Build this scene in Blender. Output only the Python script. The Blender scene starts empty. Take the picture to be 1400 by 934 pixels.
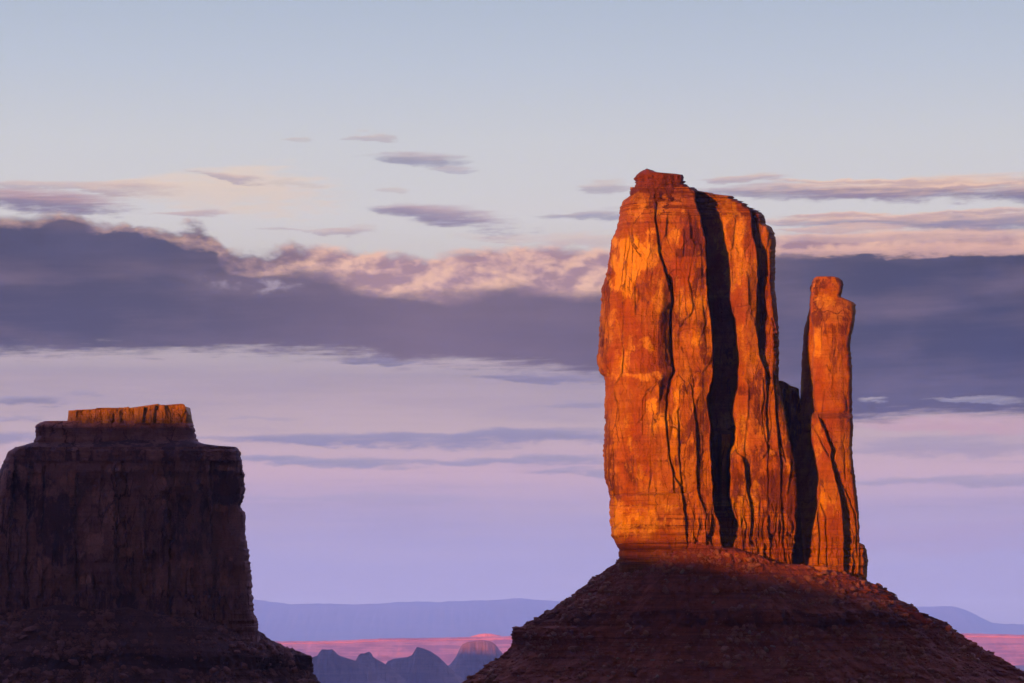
import bpy, math
import numpy as np

# ------------------------------------------------------------------ camera
scene = bpy.context.scene
R = math.radians
F = 4000.0                       # focal length in photograph pixels (1400 wide)
HORIZON = 875.0                  # photograph row of the horizon
cam_data = bpy.data.cameras.new('camera')
cam_data.sensor_width = 36.0
cam_data.lens = 36.0 * F / 1400.0
cam_data.shift_y = (HORIZON - 467.0) / 1400.0
cam_data.clip_start = 1.0
cam_data.clip_end = 200000.0
cam = bpy.data.objects.new('camera', cam_data)
cam.rotation_euler = (R(90), 0, 0)
scene.collection.objects.link(cam)
scene.camera = cam

scene.view_settings.view_transform = 'Standard'
scene.view_settings.look = 'None'
scene.view_settings.gamma = 1.0
scene.view_settings.use_curve_mapping = False
scene.view_settings.exposure = 0.7
scene.cycles.use_denoising = True
scene.cycles.max_bounces = 4
scene.cycles.diffuse_bounces = 0
scene.cycles.volume_bounces = 0
scene.cycles.caustics_reflective = False
scene.cycles.caustics_refractive = False

# ------------------------------------------------------------------ sun
SUN_AZ = R(32.0)                 # light travels right of the view axis
SUN_EL = R(4.0)
L = np.array([math.sin(SUN_AZ) * math.cos(SUN_EL), math.cos(SUN_AZ) * math.cos(SUN_EL), -math.sin(SUN_EL)])
sun_data = bpy.data.lights.new('sun', 'SUN')
sun_data.energy = 4.6
sun_data.angle = R(0.6)
sun_data.color = (1.0, 0.37, 0.0)
sun = bpy.data.objects.new('sun', sun_data)
from mathutils import Vector
sun.rotation_euler = Vector(L).to_track_quat('-Z', 'Y').to_euler()
scene.collection.objects.link(sun)

# ------------------------------------------------------------------ world
world = bpy.data.worlds.new('World')
scene.world = world
world.use_nodes = True
wt = world.node_tree
wt.nodes.clear()
world.cycles.sampling_method = 'MANUAL'
world.cycles.sample_map_resolution = 512


class S:
    """a node socket with arithmetic"""
    def __init__(self, tree, sock):
        self.t, self.s = tree, sock

    def op(self, o, *a, clamp=False):
        n = self.t.nodes.new('ShaderNodeMath')
        n.operation = o
        n.use_clamp = clamp
        for i, v in enumerate((self,) + a):
            if isinstance(v, S):
                self.t.links.new(v.s, n.inputs[i])
            else:
                n.inputs[i].default_value = v
        return S(self.t, n.outputs[0])

    def __add__(s, o): return s.op('ADD', o)
    __radd__ = __add__
    def __sub__(s, o): return s.op('SUBTRACT', o)
    def __rsub__(s, o): return s.op('MULTIPLY_ADD', -1.0, o)
    def __mul__(s, o): return s.op('MULTIPLY', o)
    __rmul__ = __mul__
    def __truediv__(s, o): return s.op('DIVIDE', o)
    def clamp(s): return s.op('ADD', 0.0, clamp=True)
    def max(s, o): return s.op('MAXIMUM', o)
    def min(s, o): return s.op('MINIMUM', o)

    def smooth(s, a, b):
        n = s.t.nodes.new('ShaderNodeMapRange')
        n.interpolation_type = 'SMOOTHSTEP'
        s.t.links.new(s.s, n.inputs[0])
        n.inputs[1].default_value = a
        n.inputs[2].default_value = b
        return S(s.t, n.outputs[0])

    def lin(s, a, b, c=0.0, d=1.0):
        n = s.t.nodes.new('ShaderNodeMapRange')
        s.t.links.new(s.s, n.inputs[0])
        for i, v in enumerate((a, b, c, d)):
            n.inputs[1 + i].default_value = v
        return S(s.t, n.outputs[0])

    def curve(s, pts):
        """piecewise linear function through (x, y) points"""
        x0, x1 = pts[0][0], pts[-1][0]
        ys = [p[1] for p in pts]
        lo, hi = min(ys), max(ys)
        hi = hi if hi > lo else lo + 1
        f = s.lin(x0, x1)
        n = s.t.nodes.new('ShaderNodeFloatCurve')
        c = n.mapping.curves[0]
        q = [((x - x0) / (x1 - x0), (y - lo) / (hi - lo)) for x, y in pts]
        c.points[0].location = q[0]
        c.points[1].location = q[-1]
        for p in q[1:-1]:
            c.points.new(*p)
        n.mapping.update()
        s.t.links.new(f.s, n.inputs['Value'])
        return S(s.t, n.outputs[0]) * (hi - lo) + lo


def vec(t, x, y, z=0.0):
    n = t.nodes.new('ShaderNodeCombineXYZ')
    for i, v in enumerate((x, y, z)):
        if isinstance(v, S):
            t.links.new(v.s, n.inputs[i])
        else:
            n.inputs[i].default_value = v
    return n.outputs[0]


def noise(t, v, scale=1.0, detail=5.0, rough=0.55, dist=0.0):
    n = t.nodes.new('ShaderNodeTexNoise')
    n.inputs['Scale'].default_value = scale
    n.inputs['Detail'].default_value = detail
    n.inputs['Roughness'].default_value = rough
    n.inputs['Distortion'].default_value = dist
    t.links.new(v, n.inputs['Vector'])
    return S(t, n.outputs[0])


def rgb(r, g, b):
    """display colour (0-255) to the scene radiance that shows it"""
    f = lambda c: ((c / 255 + 0.055) / 1.055) ** 2.4 if c > 10 else c / 255 / 12.92
    k = 2.0 ** -scene.view_settings.exposure
    return (f(r) * k, f(g) * k, f(b) * k, 1.0)


def mix(t, fac, a, b, blend='MIX'):
    n = t.nodes.new('ShaderNodeMix')
    n.data_type = 'RGBA'
    n.blend_type = blend
    if isinstance(fac, S):
        t.links.new(fac.s, n.inputs[0])
    else:
        n.inputs[0].default_value = fac
    for i, v in ((6, a), (7, b)):
        if isinstance(v, tuple):
            n.inputs[i].default_value = v if len(v) == 4 else v + (1.0,)
        else:
            t.links.new(v, n.inputs[i])
    return n.outputs[2]


def ramp(t, fac, stops, interp='LINEAR'):
    n = t.nodes.new('ShaderNodeValToRGB')
    cr = n.color_ramp
    cr.interpolation = interp
    while len(cr.elements) < len(stops):
        cr.elements.new(0.5)
    for e, (p, c) in zip(cr.elements, stops):
        e.position = p
        e.color = c if len(c) == 4 else c + (1.0,)
    t.links.new(fac.s, n.inputs[0])
    return n.outputs[0]


def build_world():
    t = wt
    tc = t.nodes.new('ShaderNodeTexCoord')
    sep = t.nodes.new('ShaderNodeSeparateXYZ')
    t.links.new(tc.outputs['Generated'], sep.inputs[0])
    dx, dy, dz = (S(t, sep.outputs[i]) for i in range(3))
    # azimuth from north and elevation, both in units of 1/4000 rad;
    # u grows to the east, v grows downward from 875 at the horizon
    az = dx.op('ARCTAN2', dy)
    el = dz.op('ARCSINE')
    u = az * F + 700.0
    v = HORIZON - el * F
    front = dy.smooth(0.1, 0.8)

    sky = t.nodes.new('ShaderNodeTexSky')
    sky.sky_type = 'NISHITA'
    sky.sun_disc = False
    sky.sun_elevation = SUN_EL
    sky.sun_rotation = math.atan2(-L[0], -L[1])
    sky.altitude = 1700
    sky.air_density = 1.0
    sky.dust_density = 1.2
    sky.ozone_density = 2.0
    nish = mix(t, 1.0, sky.outputs[0], (0.076, 0.049, 0.060), 'MULTIPLY')

    g = lambda y: (y + 900.0) / 1900.0
    low = ramp(t, v.lin(-900, 1000), [
        (0.0, (1.0, 1.1, 2.45)), (g(-250), (0.56, 0.68, 1.4)), (g(-80), rgb(168, 181, 196)), (g(0), rgb(174, 186, 199)), (g(100), rgb(188, 196, 205)),
        (g(200), rgb(203, 204, 203)), (g(300), rgb(209, 205, 200)), (g(420), rgb(198, 188, 172)), (g(520), rgb(168, 150, 150)),
        (g(590), rgb(191, 166, 158)), (g(645), rgb(201, 168, 171)), (g(700), rgb(174, 156, 182)), (g(760), rgb(167, 156, 197)),
        (g(830), rgb(168, 154, 196)), (g(900), rgb(156, 146, 195))])

    # shared noises (sheared, stretched along the horizon as cirrus is)
    warp = noise(t, vec(t, u / 170.0, v / 60.0, 3.0), 1.0, 3, 0.5) - 0.5
    warp2 = noise(t, vec(t, u / 60.0, v / 16.0, 9.0), 1.0, 4, 0.6) - 0.5
    rag = noise(t, vec(t, u / 26.0, v / 7.0, 4.0), 1.0, 5, 0.65) - 0.5
    uu = u + warp * 130.0 + rag * 44.0
    vv = v + warp * 20.0 + warp2 * 17.0 + rag * 8.0
    fib = noise(t, vec(t, u / 130.0 + warp * 0.8, v / 9.0 + u / 260.0, 1.0), 1.0, 6, 0.62)
    puff = noise(t, vec(t, u / 74.0, v / 42.0, 5.0), 1.0, 7, 0.54, 0.15)
    puff_up = noise(t, vec(t, u / 74.0 - 0.15, v / 42.0 - 0.28, 5.0), 1.0, 7, 0.54, 0.15)
    relief = ((puff - puff_up) * 2.6 + 0.5).clamp()
    fib2 = noise(t, vec(t, u / 75.0 + warp, v / 3.6 + u / 190.0 + warp * 3.0, 8.0), 1.0, 4, 0.6)
    puff2 = noise(t, vec(t, u / 30.0 + warp2, v / 19.0 + warp2, 6.0), 1.0, 5, 0.5)
    puff2_up = noise(t, vec(t, u / 30.0 + warp2 - 0.2, v / 19.0 + warp2 - 0.3, 6.0), 1.0, 5, 0.5)
    brelief = ((puff2 - puff2_up) * 2.0 + 0.5).clamp()
    broad = noise(t, vec(t, u / 240.0, v / 45.0, 7.0), 1.0, 4, 0.5)
    veil = noise(t, vec(t, u / 320.0, v / 22.0, 11.0), 1.0, 6, 0.6)
    col = mix(t, (veil.smooth(0.42, 0.72) * v.smooth(180, 520) * v.smooth(860, 700) * 0.22).clamp(), low, rgb(208, 178, 176))
    col = mix(t, (veil.smooth(0.50, 0.30) * v.smooth(440, 560) * v.smooth(800, 690) * 0.30).clamp(), col, rgb(148, 136, 156))

    def over(col, c, m):
        return mix(t, (m * front).clamp(), col, c)

    def streak(col, cx, cy, rx, ry, belly, top, a=1.0, edge=0.9, slope=0.0, taper=1.0):
        cut = 24 if cy > 440 else 11
        belly, top = (c[:2] + (c[2] - cut,) for c in (belly, top))
        sx = (uu - cx) / rx
        sv = (vv - cy - (u - cx) * slope) / (((sx * 0.55 * taper + 1.0).max(0.25)).min(1.7) * ry)
        r = sx * sx + sv * sv + ((fib - 0.5) * 3.4 + warp2 * 1.6 + rag * 1.2) * edge
        m = r.smooth(1.25, 0.05) * a * ((fib * 1.6 + fib2 * 1.3) - 0.36).clamp()
        c = mix(t, (sv * -0.8 + (fib - 0.5) * 1.4 + (fib2 - 0.5) * 0.8 + 0.40).smooth(0.0, 1.0), rgb(*belly), rgb(*top))
        return over(col, c, m)

    PB, PT = (150, 140, 160), (208, 178, 172)     # grey mauve belly, peach top
    # thin high veil, upper left
    col = streak(col, 300, 268, 150, 34, (222, 200, 188), (232, 206, 188), 0.75, 0.8)
    col = streak(col, 180, 268, 90, 10, (196, 178, 180), (226, 200, 186), 0.7, 0.8)
    # high detached streaks
    for a in ((560, 222, 82, 10, (148, 143, 163), (190, 172, 176), .9, .7, .06), (625, 238, 36, 5, (160, 152, 172), (190, 172, 176), .6),
              (490, 192, 42, 5, (182, 172, 180), (206, 186, 182), .8), (388, 196, 22, 3.5, (190, 180, 184), (206, 188, 184), .7),
              (310, 250, 55, 6, (172, 158, 170), (214, 186, 178), .8, .8, .12), (545, 266, 24, 4, (190, 176, 182), (206, 188, 184), .6),
              (400, 258, 34, 4, (200, 184, 182), (212, 192, 184), .6),
              (600, 300, 110, 17, (146, 134, 156), (186, 162, 170), 1., .7, .13), (440, 318, 80, 6, (176, 160, 172), (204, 178, 174), .8),
              (255, 299, 60, 5, (180, 160, 168), (206, 178, 172), .8),
              (60, 288, 130, 16, (134, 122, 144), (186, 152, 156), 1., .6, .05), (60, 268, 160, 7, (176, 158, 166), (212, 182, 174), .7),
              (830, 262, 46, 10, (170, 160, 172), (206, 186, 182), .8), (800, 297, 80, 8, (146, 140, 162), (178, 164, 174), .8),
              (760, 330, 110, 10, (196, 170, 172), (216, 184, 174), .6)):
        col = streak(col, *a)
    # lens clouds on the right
    for a in ((1020, 252, 80, 7, (176, 160, 172), (214, 186, 176), .9), (1060, 270, 150, 12, (150, 138, 156), (186, 168, 176), .85, .5),
              (1230, 268, 240, 17, (142, 126, 146), (232, 194, 172), 1., .5), (1400, 278, 90, 14, (118, 108, 136), (190, 160, 160), .9, .5),
              (1240, 311, 260, 13, (158, 142, 158), (226, 186, 168), 1., .5), (1330, 318, 110, 12, (124, 116, 146), (160, 144, 160), .7, .5)):
        col = streak(col, *a)

    for a in ((1180, 257, 130, 4, (196, 166, 164), (236, 200, 176), .9, .5), (1300, 264, 130, 4, (190, 160, 160), (234, 196, 174), .9, .5), (1190, 303, 130, 5, (190, 160, 162), (230, 190, 172), .9, .5),
              (1330, 300, 110, 4, (180, 154, 160), (226, 188, 172), .8, .5), (1160, 322, 110, 6, (196, 162, 160), (228, 186, 166), .8, .5)):
        col = streak(col, *a)

    # the wide cloud bank: top and bottom edges as functions of azimuth
    top = u.curve([(-400, 300), (0, 306), (90, 302), (160, 314), (230, 312), (290, 322), (322, 346), (345, 348), (410, 338), (480, 348), (560, 352),
                   (650, 346), (730, 338), (830, 344), (1000, 330), (1100, 326), (1250, 322), (1400, 326), (1800, 320)])
    bot = u.curve([(-400, 490), (0, 492), (180, 488), (330, 484), (420, 488), (540, 496), (650, 500), (760, 510), (830, 522), (1000, 560), (1150, 578),
                   (1300, 574), (1400, 574), (1800, 570)])
    lump = (puff - 0.5)
    puffy = u.curve([(-400, .7), (0, .7), (120, 1.1), (240, 1.4), (330, 1.2), (800, 0.8), (1000, 0.45), (1400, 0.4), (1800, .4)])
    dt = (v - top) + lump * puffy * 46.0 + (puff2 - 0.5) * puffy * 20.0 + warp2 * 8.0
    db = (bot - v) + warp2 * 30.0 + (fib - 0.5) * 44.0 + (fib2 - 0.5) * 18.0 + rag * 16.0
    bank = dt.smooth(-5.0, 11.0) * db.smooth(-8.0, 16.0)
    # its body: slate at the left, mauve in the middle, blue violet at the right
    body = ramp(t, u.lin(-100, 1500), [(0.0, rgb(60, 54, 22)), (0.2, rgb(70, 62, 34)), (0.42, rgb(110, 90, 80)), (0.62, rgb(96, 80, 68)),
                                       (0.8, rgb(58, 54, 22)), (1.0, rgb(44, 44, 14))])
    body = mix(t, (broad.smooth(0.40, 0.75) * 0.55 + (fib - 0.5) * 0.5 + (puff - 0.5) * 0.5).clamp(), body, rgb(122, 100, 92))
    body = mix(t, dt.smooth(150, 230) * 0.45 + (fib - 0.5) * 0.3, body, rgb(104, 92, 96))
    # slate shelf under the left crest
    body = mix(t, u.smooth(330, 180) * (v - 340).op('ABSOLUTE').smooth(34, 6) * puff.smooth(0.3, 0.55) * 0.6, body, rgb(72, 68, 66))
    # sun catches the crest
    depth = u.curve([(-400, 18), (0, 18), (240, 24), (320, 40), (400, 50), (500, 58), (600, 66), (700, 70), (830, 66), (1050, 34), (1400, 34), (1800, 30)])
    crest = ((dt + (broad - 0.5) * 34.0 + rag * 10.0) / depth).smooth(1.08, 0.62)
    lit = ((brelief * 0.40 + relief * 0.80 - 0.42) * 1.5 + (fib - 0.5) * 0.7 + (puff - 0.5) * 0.6 + 0.12).clamp() * crest
    crest_col = mix(t, (brelief * 0.35 + relief * 0.65).smooth(0.30, 0.78), rgb(176, 138, 132), rgb(234, 186, 150))
    body = mix(t, (crest * u.smooth(300, 560).op('MULTIPLY_ADD', 0.66, 0.14) + lit * 0.50).clamp(), body, crest_col)
    # gaps with pale sky behind, left of the middle
    gaps = (((u - 370) / 110.0) * ((u - 370) / 110.0) + ((v - 380) / 34.0) * ((v - 380) / 34.0)).smooth(1.2, 0.1)
    hole = (puff - 0.54).smooth(0.0, 0.10) * gaps * puff2.smooth(0.40, 0.62) * 0.5
    body = mix(t, hole, body, rgb(196, 180, 186))
    col = over(col, body, bank)
    # evenly layered pale crest on the right
    for a in ((1240, 334, 260, 10, (196, 160, 156), (228, 184, 164), .9, .6), (1260, 351, 280, 9, (206, 162, 152), (226, 178, 158), .9, .5)):
        col = streak(col, *a)

    # streaks below the bank
    V1, V2, V3 = (142, 132, 172), (160, 148, 184), (150, 140, 178)
    for a in ((510, 495, 56, 6, (112, 104, 142), (130, 118, 150), .8), (730, 519, 90, 6, (122, 114, 156), (138, 126, 164), .8),
              (770, 553, 84, 6, V1, V2, .7), (30, 550, 60, 8, (124, 116, 152), V2, .8), (105, 541, 36, 4, V1, V2, .6), (20, 575, 46, 4, V1, V2, .6),
              (20, 604, 62, 8, V1, V3, .85, .4), (470, 602, 260, 10, V1, V3, 1., .5), (690, 596, 190, 9, V1, V3, 1., .5),
              (430, 631, 140, 8, V3, V2, 1., .5), (690, 628, 210, 7, V3, V2, .9, .5), (790, 646, 100, 6, V3, V2, .8), (480, 680, 190, 7, (164, 150, 196), (172, 156, 198), .6),
              (340, 572, 60, 3, V2, V2, .5), (300, 530, 130, 20, (168, 150, 176), (176, 158, 182), .5), (620, 545, 170, 18, (172, 152, 178), (182, 160, 184), .5),
              (1300, 586, 160, 12, (196, 152, 180), (204, 164, 188), .75, .6), (1270, 615, 150, 14, V1, V3, .6, .6), (1300, 660, 190, 8, V3, V2, .7, .5),
              (1330, 552, 60, 5, (150, 144, 178), (176, 164, 188), .7), (1190, 550, 30, 4, (168, 160, 186), (190, 176, 194), .7), (1260, 735, 190, 26, (170, 146, 196), (176, 150, 198), .5)):
        col = streak(col, *a)

    hi = el.smooth(R(40), R(75))
    plain = mix(t, front * (1.0 - hi), nish, low)
    clouded = mix(t, front * (1.0 - hi), nish, col)
    bgs = []
    for c in (plain, clouded):
        bg = t.nodes.new('ShaderNodeBackground')
        bg.inputs[1].default_value = 1.0
        t.links.new(c, bg.inputs[0])
        bgs.append(bg)
    # clouds lie low in the east: elsewhere the plain sky is all there is
    inside = v.op('GREATER_THAN', 60.0) * v.op('LESS_THAN', 880.0) * u.op('GREATER_THAN', -1400.0) * u.op('LESS_THAN', 2800.0)
    ms = t.nodes.new('ShaderNodeMixShader')
    t.links.new(inside.s, ms.inputs[0])
    t.links.new(bgs[0].outputs[0], ms.inputs[1])
    t.links.new(bgs[1].outputs[0], ms.inputs[2])
    out = t.nodes.new('ShaderNodeOutputWorld')
    t.links.new(ms.outputs[0], out.inputs[0])


build_world()

# ------------------------------------------------------------------ numpy noise
def _hash(ix, iy, iz, seed):
    c = lambda k: np.uint32(k & 0xFFFFFFFF)
    h = ix.astype(np.uint32) * c(374761393) + iy.astype(np.uint32) * c(668265263) + iz.astype(np.uint32) * c(2147483647) + c(seed * 974634777)
    h = (h ^ (h >> c(13))) * c(1274126177)
    h = (h ^ (h >> c(16))) * c(2246822519)
    h = h ^ (h >> c(15))
    return (h & c(0xFFFFFF)) * (1.0 / 0xFFFFFF)


def vnoise2(x, y, seed=0):
    x, y = np.broadcast_arrays(x, y)
    ix, iy = np.floor(x).astype(np.int32), np.floor(y).astype(np.int32)
    fx, fy = x - ix, y - iy
    fx = fx * fx * fx * (fx * (fx * 6 - 15) + 10)
    fy = fy * fy * fy * (fy * (fy * 6 - 15) + 10)
    z = np.zeros_like(ix)
    a, b = _hash(ix, iy, z, seed), _hash(ix + 1, iy, z, seed)
    c, d = _hash(ix, iy + 1, z, seed), _hash(ix + 1, iy + 1, z, seed)
    return ((a * (1 - fx) + b * fx) * (1 - fy) + (c * (1 - fx) + d * fx) * fy) * 2 - 1


def fbm2(x, y, seed=0, oct=5, gain=0.5):
    s, a, n = 0.0, 1.0, 0.0
    for i in range(oct):
        s = s + a * vnoise2(x * 2 ** i + 17.3 * i, y * 2 ** i + 5.1 * i, seed + i)
        n += a
        a *= gain
    return s / n * 1.6


def cells2(x, y, seed=0):
    """nearest jittered cell: two random numbers of it, offset to its centre, distance to its border"""
    x, y = np.broadcast_arrays(x, y)
    ix, iy = np.floor(x).astype(np.int32), np.floor(y).astype(np.int32)
    z = np.zeros_like(ix)
    best = np.full(x.shape, 9.0)
    sec = np.full(x.shape, 9.0)
    bx, by = np.zeros_like(ix), np.zeros_like(ix)
    ox, oy = np.zeros(x.shape), np.zeros(x.shape)
    for j in (-1, 0, 1):
        for i in (-1, 0, 1):
            cx, cy = ix + i, iy + j
            px = cx + 0.1 + 0.8 * _hash(cx, cy, z, seed)
            py = cy + 0.1 + 0.8 * _hash(cx, cy, z + 1, seed)
            d = np.hypot(x - px, y - py)
            m = d < best
            sec = np.where(m, best, np.minimum(sec, d))
            best = np.where(m, d, best)
            bx, by = np.where(m, cx, bx), np.where(m, cy, by)
            ox, oy = np.where(m, x - px, ox), np.where(m, y - py, oy)
    return _hash(bx, by, z + 2, seed), _hash(bx, by, z + 3, seed), ox, oy, sec - best


def sstep(x, a, b):
    t = np.clip((x - a) / (b - a), 0, 1)
    return t * t * (3 - 2 * t)


def pl(y, pts):
    """piecewise linear through (key, value) pairs"""
    p = np.array(pts, dtype=float)
    return np.interp(y, p[:, 0], p[:, 1])


def yx(pts):
    """(x, y) outline points -> (y, x) table"""
    return sorted((b, a) for a, b in pts)


def bedding(py, seed, thick, contrast=1.0):
    """layered rock: one random offset per bed, soft edged"""
    q = py / thick
    a = vnoise2(np.floor(q) * 1.0 + 0.5, np.full_like(q, seed * 3.7), seed)
    b = vnoise2(np.floor(q) * 1.0 + 1.5, np.full_like(q, seed * 3.7), seed)
    f = sstep(q - np.floor(q), 0.78, 1.0)
    return (a * (1 - f) + b * f) * contrast


# ------------------------------------------------------------------ mesh helpers
def link(name, mesh, mats, parent=None):
    o = bpy.data.objects.new(name, mesh)
    for m in mats if isinstance(mats, (list, tuple)) else [mats]:
        mesh.materials.append(m)
    scene.collection.objects.link(o)
    if parent:
        o.parent = parent
    return o


def make_mesh(name, co, quads=None, tris=None, smooth=True, attrs=None):
    me = bpy.data.meshes.new(name)
    co = np.ascontiguousarray(co, dtype=np.float32)
    me.vertices.add(len(co))
    me.vertices.foreach_set('co', co.ravel())
    parts, starts, n = [], [], 0
    if quads is not None and len(quads):
        parts.append(quads.astype(np.int32).ravel())
        starts.append(np.arange(len(quads)) * 4)
        n = len(quads) * 4
    if tris is not None and len(tris):
        parts.append(tris.astype(np.int32).ravel())
        starts.append(n + np.arange(len(tris)) * 3)
    vi, st = np.concatenate(parts), np.concatenate(starts).astype(np.int32)
    me.loops.add(len(vi))
    me.loops.foreach_set('vertex_index', vi)
    me.polygons.add(len(st))
    me.polygons.foreach_set('loop_start', st)
    me.polygons.foreach_set('use_smooth', np.full(len(st), smooth))
    for k, a in (attrs or {}).items():
        at = me.attributes.new(k, 'FLOAT', 'POINT')
        at.data.foreach_set('value', np.ascontiguousarray(a, dtype=np.float32).ravel())
    me.update(calc_edges=True)
    return me


def grid_quads(rows, cols, closed):
    r = np.arange(rows - 1)[:, None] * cols
    c = np.arange(cols if closed else cols - 1)[None, :]
    c2 = (c + 1) % cols
    return np.stack([r + c, r + cols + c, r + cols + c2, r + c2], axis=-1).reshape(-1, 4)


def closed_stack(name, X, Y, Z, attrs=None):
    """rows (top to bottom) of closed loops, capped on top by a fan to the middle of the first row"""
    rows, cols = X.shape
    co = np.stack([X, Y, Z], -1).reshape(-1, 3)
    mid = co[:cols].mean(0)
    co = np.vstack([co, mid])
    q = grid_quads(rows, cols, True)
    i = np.arange(cols)
    tris = np.stack([np.full(cols, rows * cols), i, (i + 1) % cols], -1)
    at = {k: np.append(np.asarray(a).ravel(), 0.0) for k, a in (attrs or {}).items()}
    return make_mesh(name, co, q, tris, True, at)


def tag(o, label=None, cat=None, group=None, kind=None):
    for k, v in (('label', label), ('category', cat), ('group', group), ('kind', kind)):
        if v:
            o[k] = v
    return o


def empty(name, loc):
    o = bpy.data.objects.new(name, None)
    o.location = loc
    scene.collection.objects.link(o)
    return o


def child(o, root):
    o.parent = root
    o.matrix_parent_inverse = root.matrix_basis.inverted() if False else o.matrix_parent_inverse
    o.location = (-root.location[0], -root.location[1], -root.location[2])
    return o


def pxw(px, py, Y):
    return (px - 700.0) * Y / F, Y, (HORIZON - py) * Y / F


# ------------------------------------------------------------------ materials
def new_mat(name):
    m = bpy.data.materials.new(name)
    m.use_nodes = True
    t = m.node_tree
    bs = t.nodes['Principled BSDF']
    bs.inputs['Roughness'].default_value = 0.92
    bs.inputs['Specular IOR Level'].default_value = 0.12
    return m, t, bs


def attr(t, name):
    n = t.nodes.new('ShaderNodeAttribute')
    n.attribute_name = name
    return S(t, n.outputs['Fac'])


def obj_xyz(t):
    tc = t.nodes.new('ShaderNodeTexCoord')
    sep = t.nodes.new('ShaderNodeSeparateXYZ')
    t.links.new(tc.outputs['Object'], sep.inputs[0])
    return [S(t, sep.outputs[i]) for i in range(3)]


def bump(t, bs, h, strength, dist):
    n = t.nodes.new('ShaderNodeBump')
    n.inputs['Strength'].default_value = strength
    n.inputs['Distance'].default_value = dist
    t.links.new(h.s, n.inputs['Height'])
    t.links.new(n.outputs[0], bs.inputs['Normal'])


def rock_material(name, base, pale, varnish_and_shade, bed_amount=0.5, mottle=1.0):
    m, t, bs = new_mat(name)
    x, y, z = obj_xyz(t)
    big = noise(t, vec(t, x * 0.05, y * 0.05, z * 0.03), 1.0, 6, 0.62)
    mid = noise(t, vec(t, x * 0.16, y * 0.16, z * 0.11), 1.0, 7, 0.66, 0.6)
    streak = noise(t, vec(t, x * 0.45, y * 0.45, z * 0.018), 1.0, 5, 0.6)
    drip = noise(t, vec(t, x * 1.4, y * 1.4, z * 0.05), 1.0, 4, 0.6)
    bed = noise(t, vec(t, x * 0.01, y * 0.01, z * 0.45), 1.0, 5, 0.72)
    fine = noise(t, vec(t, x, y, z), 0.9, 7, 0.68)
    flake = noise(t, vec(t, x * 0.30 + mid * 1.5, y * 0.3, z * 0.5 + mid * 2.0), 1.0, 6, 0.7, 1.2)
    def slabs(w, h, seed):
        wv = vec(t, x / w + (mid - 0.5) * 0.45 + seed, y / w, z / h + (fine - 0.5) * 0.10 + (mid - 0.5) * 0.25)
        n = t.nodes.new('ShaderNodeTexVoronoi')
        n.inputs['Scale'].default_value = 1.0
        t.links.new(wv, n.inputs['Vector'])
        sp = t.nodes.new('ShaderNodeSeparateColor')
        t.links.new(n.outputs['Color'], sp.inputs[0])
        e = t.nodes.new('ShaderNodeTexVoronoi')
        e.feature = 'DISTANCE_TO_EDGE'
        e.inputs['Scale'].default_value = 1.0
        t.links.new(wv, e.inputs['Vector'])
        return S(t, sp.outputs[0]), S(t, e.outputs['Distance'])
    s1, e1 = slabs(8.5, 30.0, 0.0)
    s2, e2 = slabs(3.2, 9.0, 7.0)
    crack = (e1.smooth(0.035, 0.005) * big.smooth(0.47, 0.62)).max(e2.smooth(0.05, 0.01) * mid.smooth(0.52, 0.64) * 0.45)
    va = attr(t, 'varnish_and_shade') + (s1 - 0.5) * 0.55 + (s2 - 0.5) * 0.22
    sc = attr(t, 'scar') + (s1 - 0.5) * 0.35 + (s2 - 0.5) * 0.30
    bd = attr(t, 'beds')
    dark = tuple(c * 0.60 for c in base)
    col = mix(t, big.smooth(0.35, 0.7), base, tuple(0.5 * (a + b) for a, b in zip(base, pale)))
    col = mix(t, mid.smooth(0.42, 0.75) * 0.6 * mottle, col, dark)
    col = mix(t, flake.smooth(0.58, 0.70) * 0.25 * mottle, col, pale)
    col = mix(t, bed.smooth(0.48, 0.58) * (bd * 0.85 + bed_amount * 0.5).clamp(), col, tuple(c * 0.42 for c in base))
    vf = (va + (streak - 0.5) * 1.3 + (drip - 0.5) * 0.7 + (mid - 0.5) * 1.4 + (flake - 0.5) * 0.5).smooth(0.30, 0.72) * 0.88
    col = mix(t, vf, col, varnish_and_shade)
    sf = (sc + (flake - 0.5) * 1.0 + (mid - 0.5) * 0.9 + (big - 0.5) * 0.8)  .smooth(0.22, 0.80)
    col = mix(t, sf * 0.9, col, pale)
    col = mix(t, fine.smooth(0.46, 0.76) * 0.4, col, tuple(c * 0.5 for c in base))
    col = mix(t, s2.lin(0, 1, 0, 0.30), col, dark)
    col = mix(t, crack * 0.75, col, tuple(c * 0.25 for c in base))
    t.links.new(col, bs.inputs['Base Color'])
    bump(t, bs, s1 * 1.2 + s2 * 0.7 - crack * 0.8 + fine * 0.8 + flake * 0.6 + noise(t, vec(t, x, y, z * 0.25), 2.2, 5, 0.6) * 0.25 + bed * bd * 0.9, 0.9, 0.9)
    return m


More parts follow.
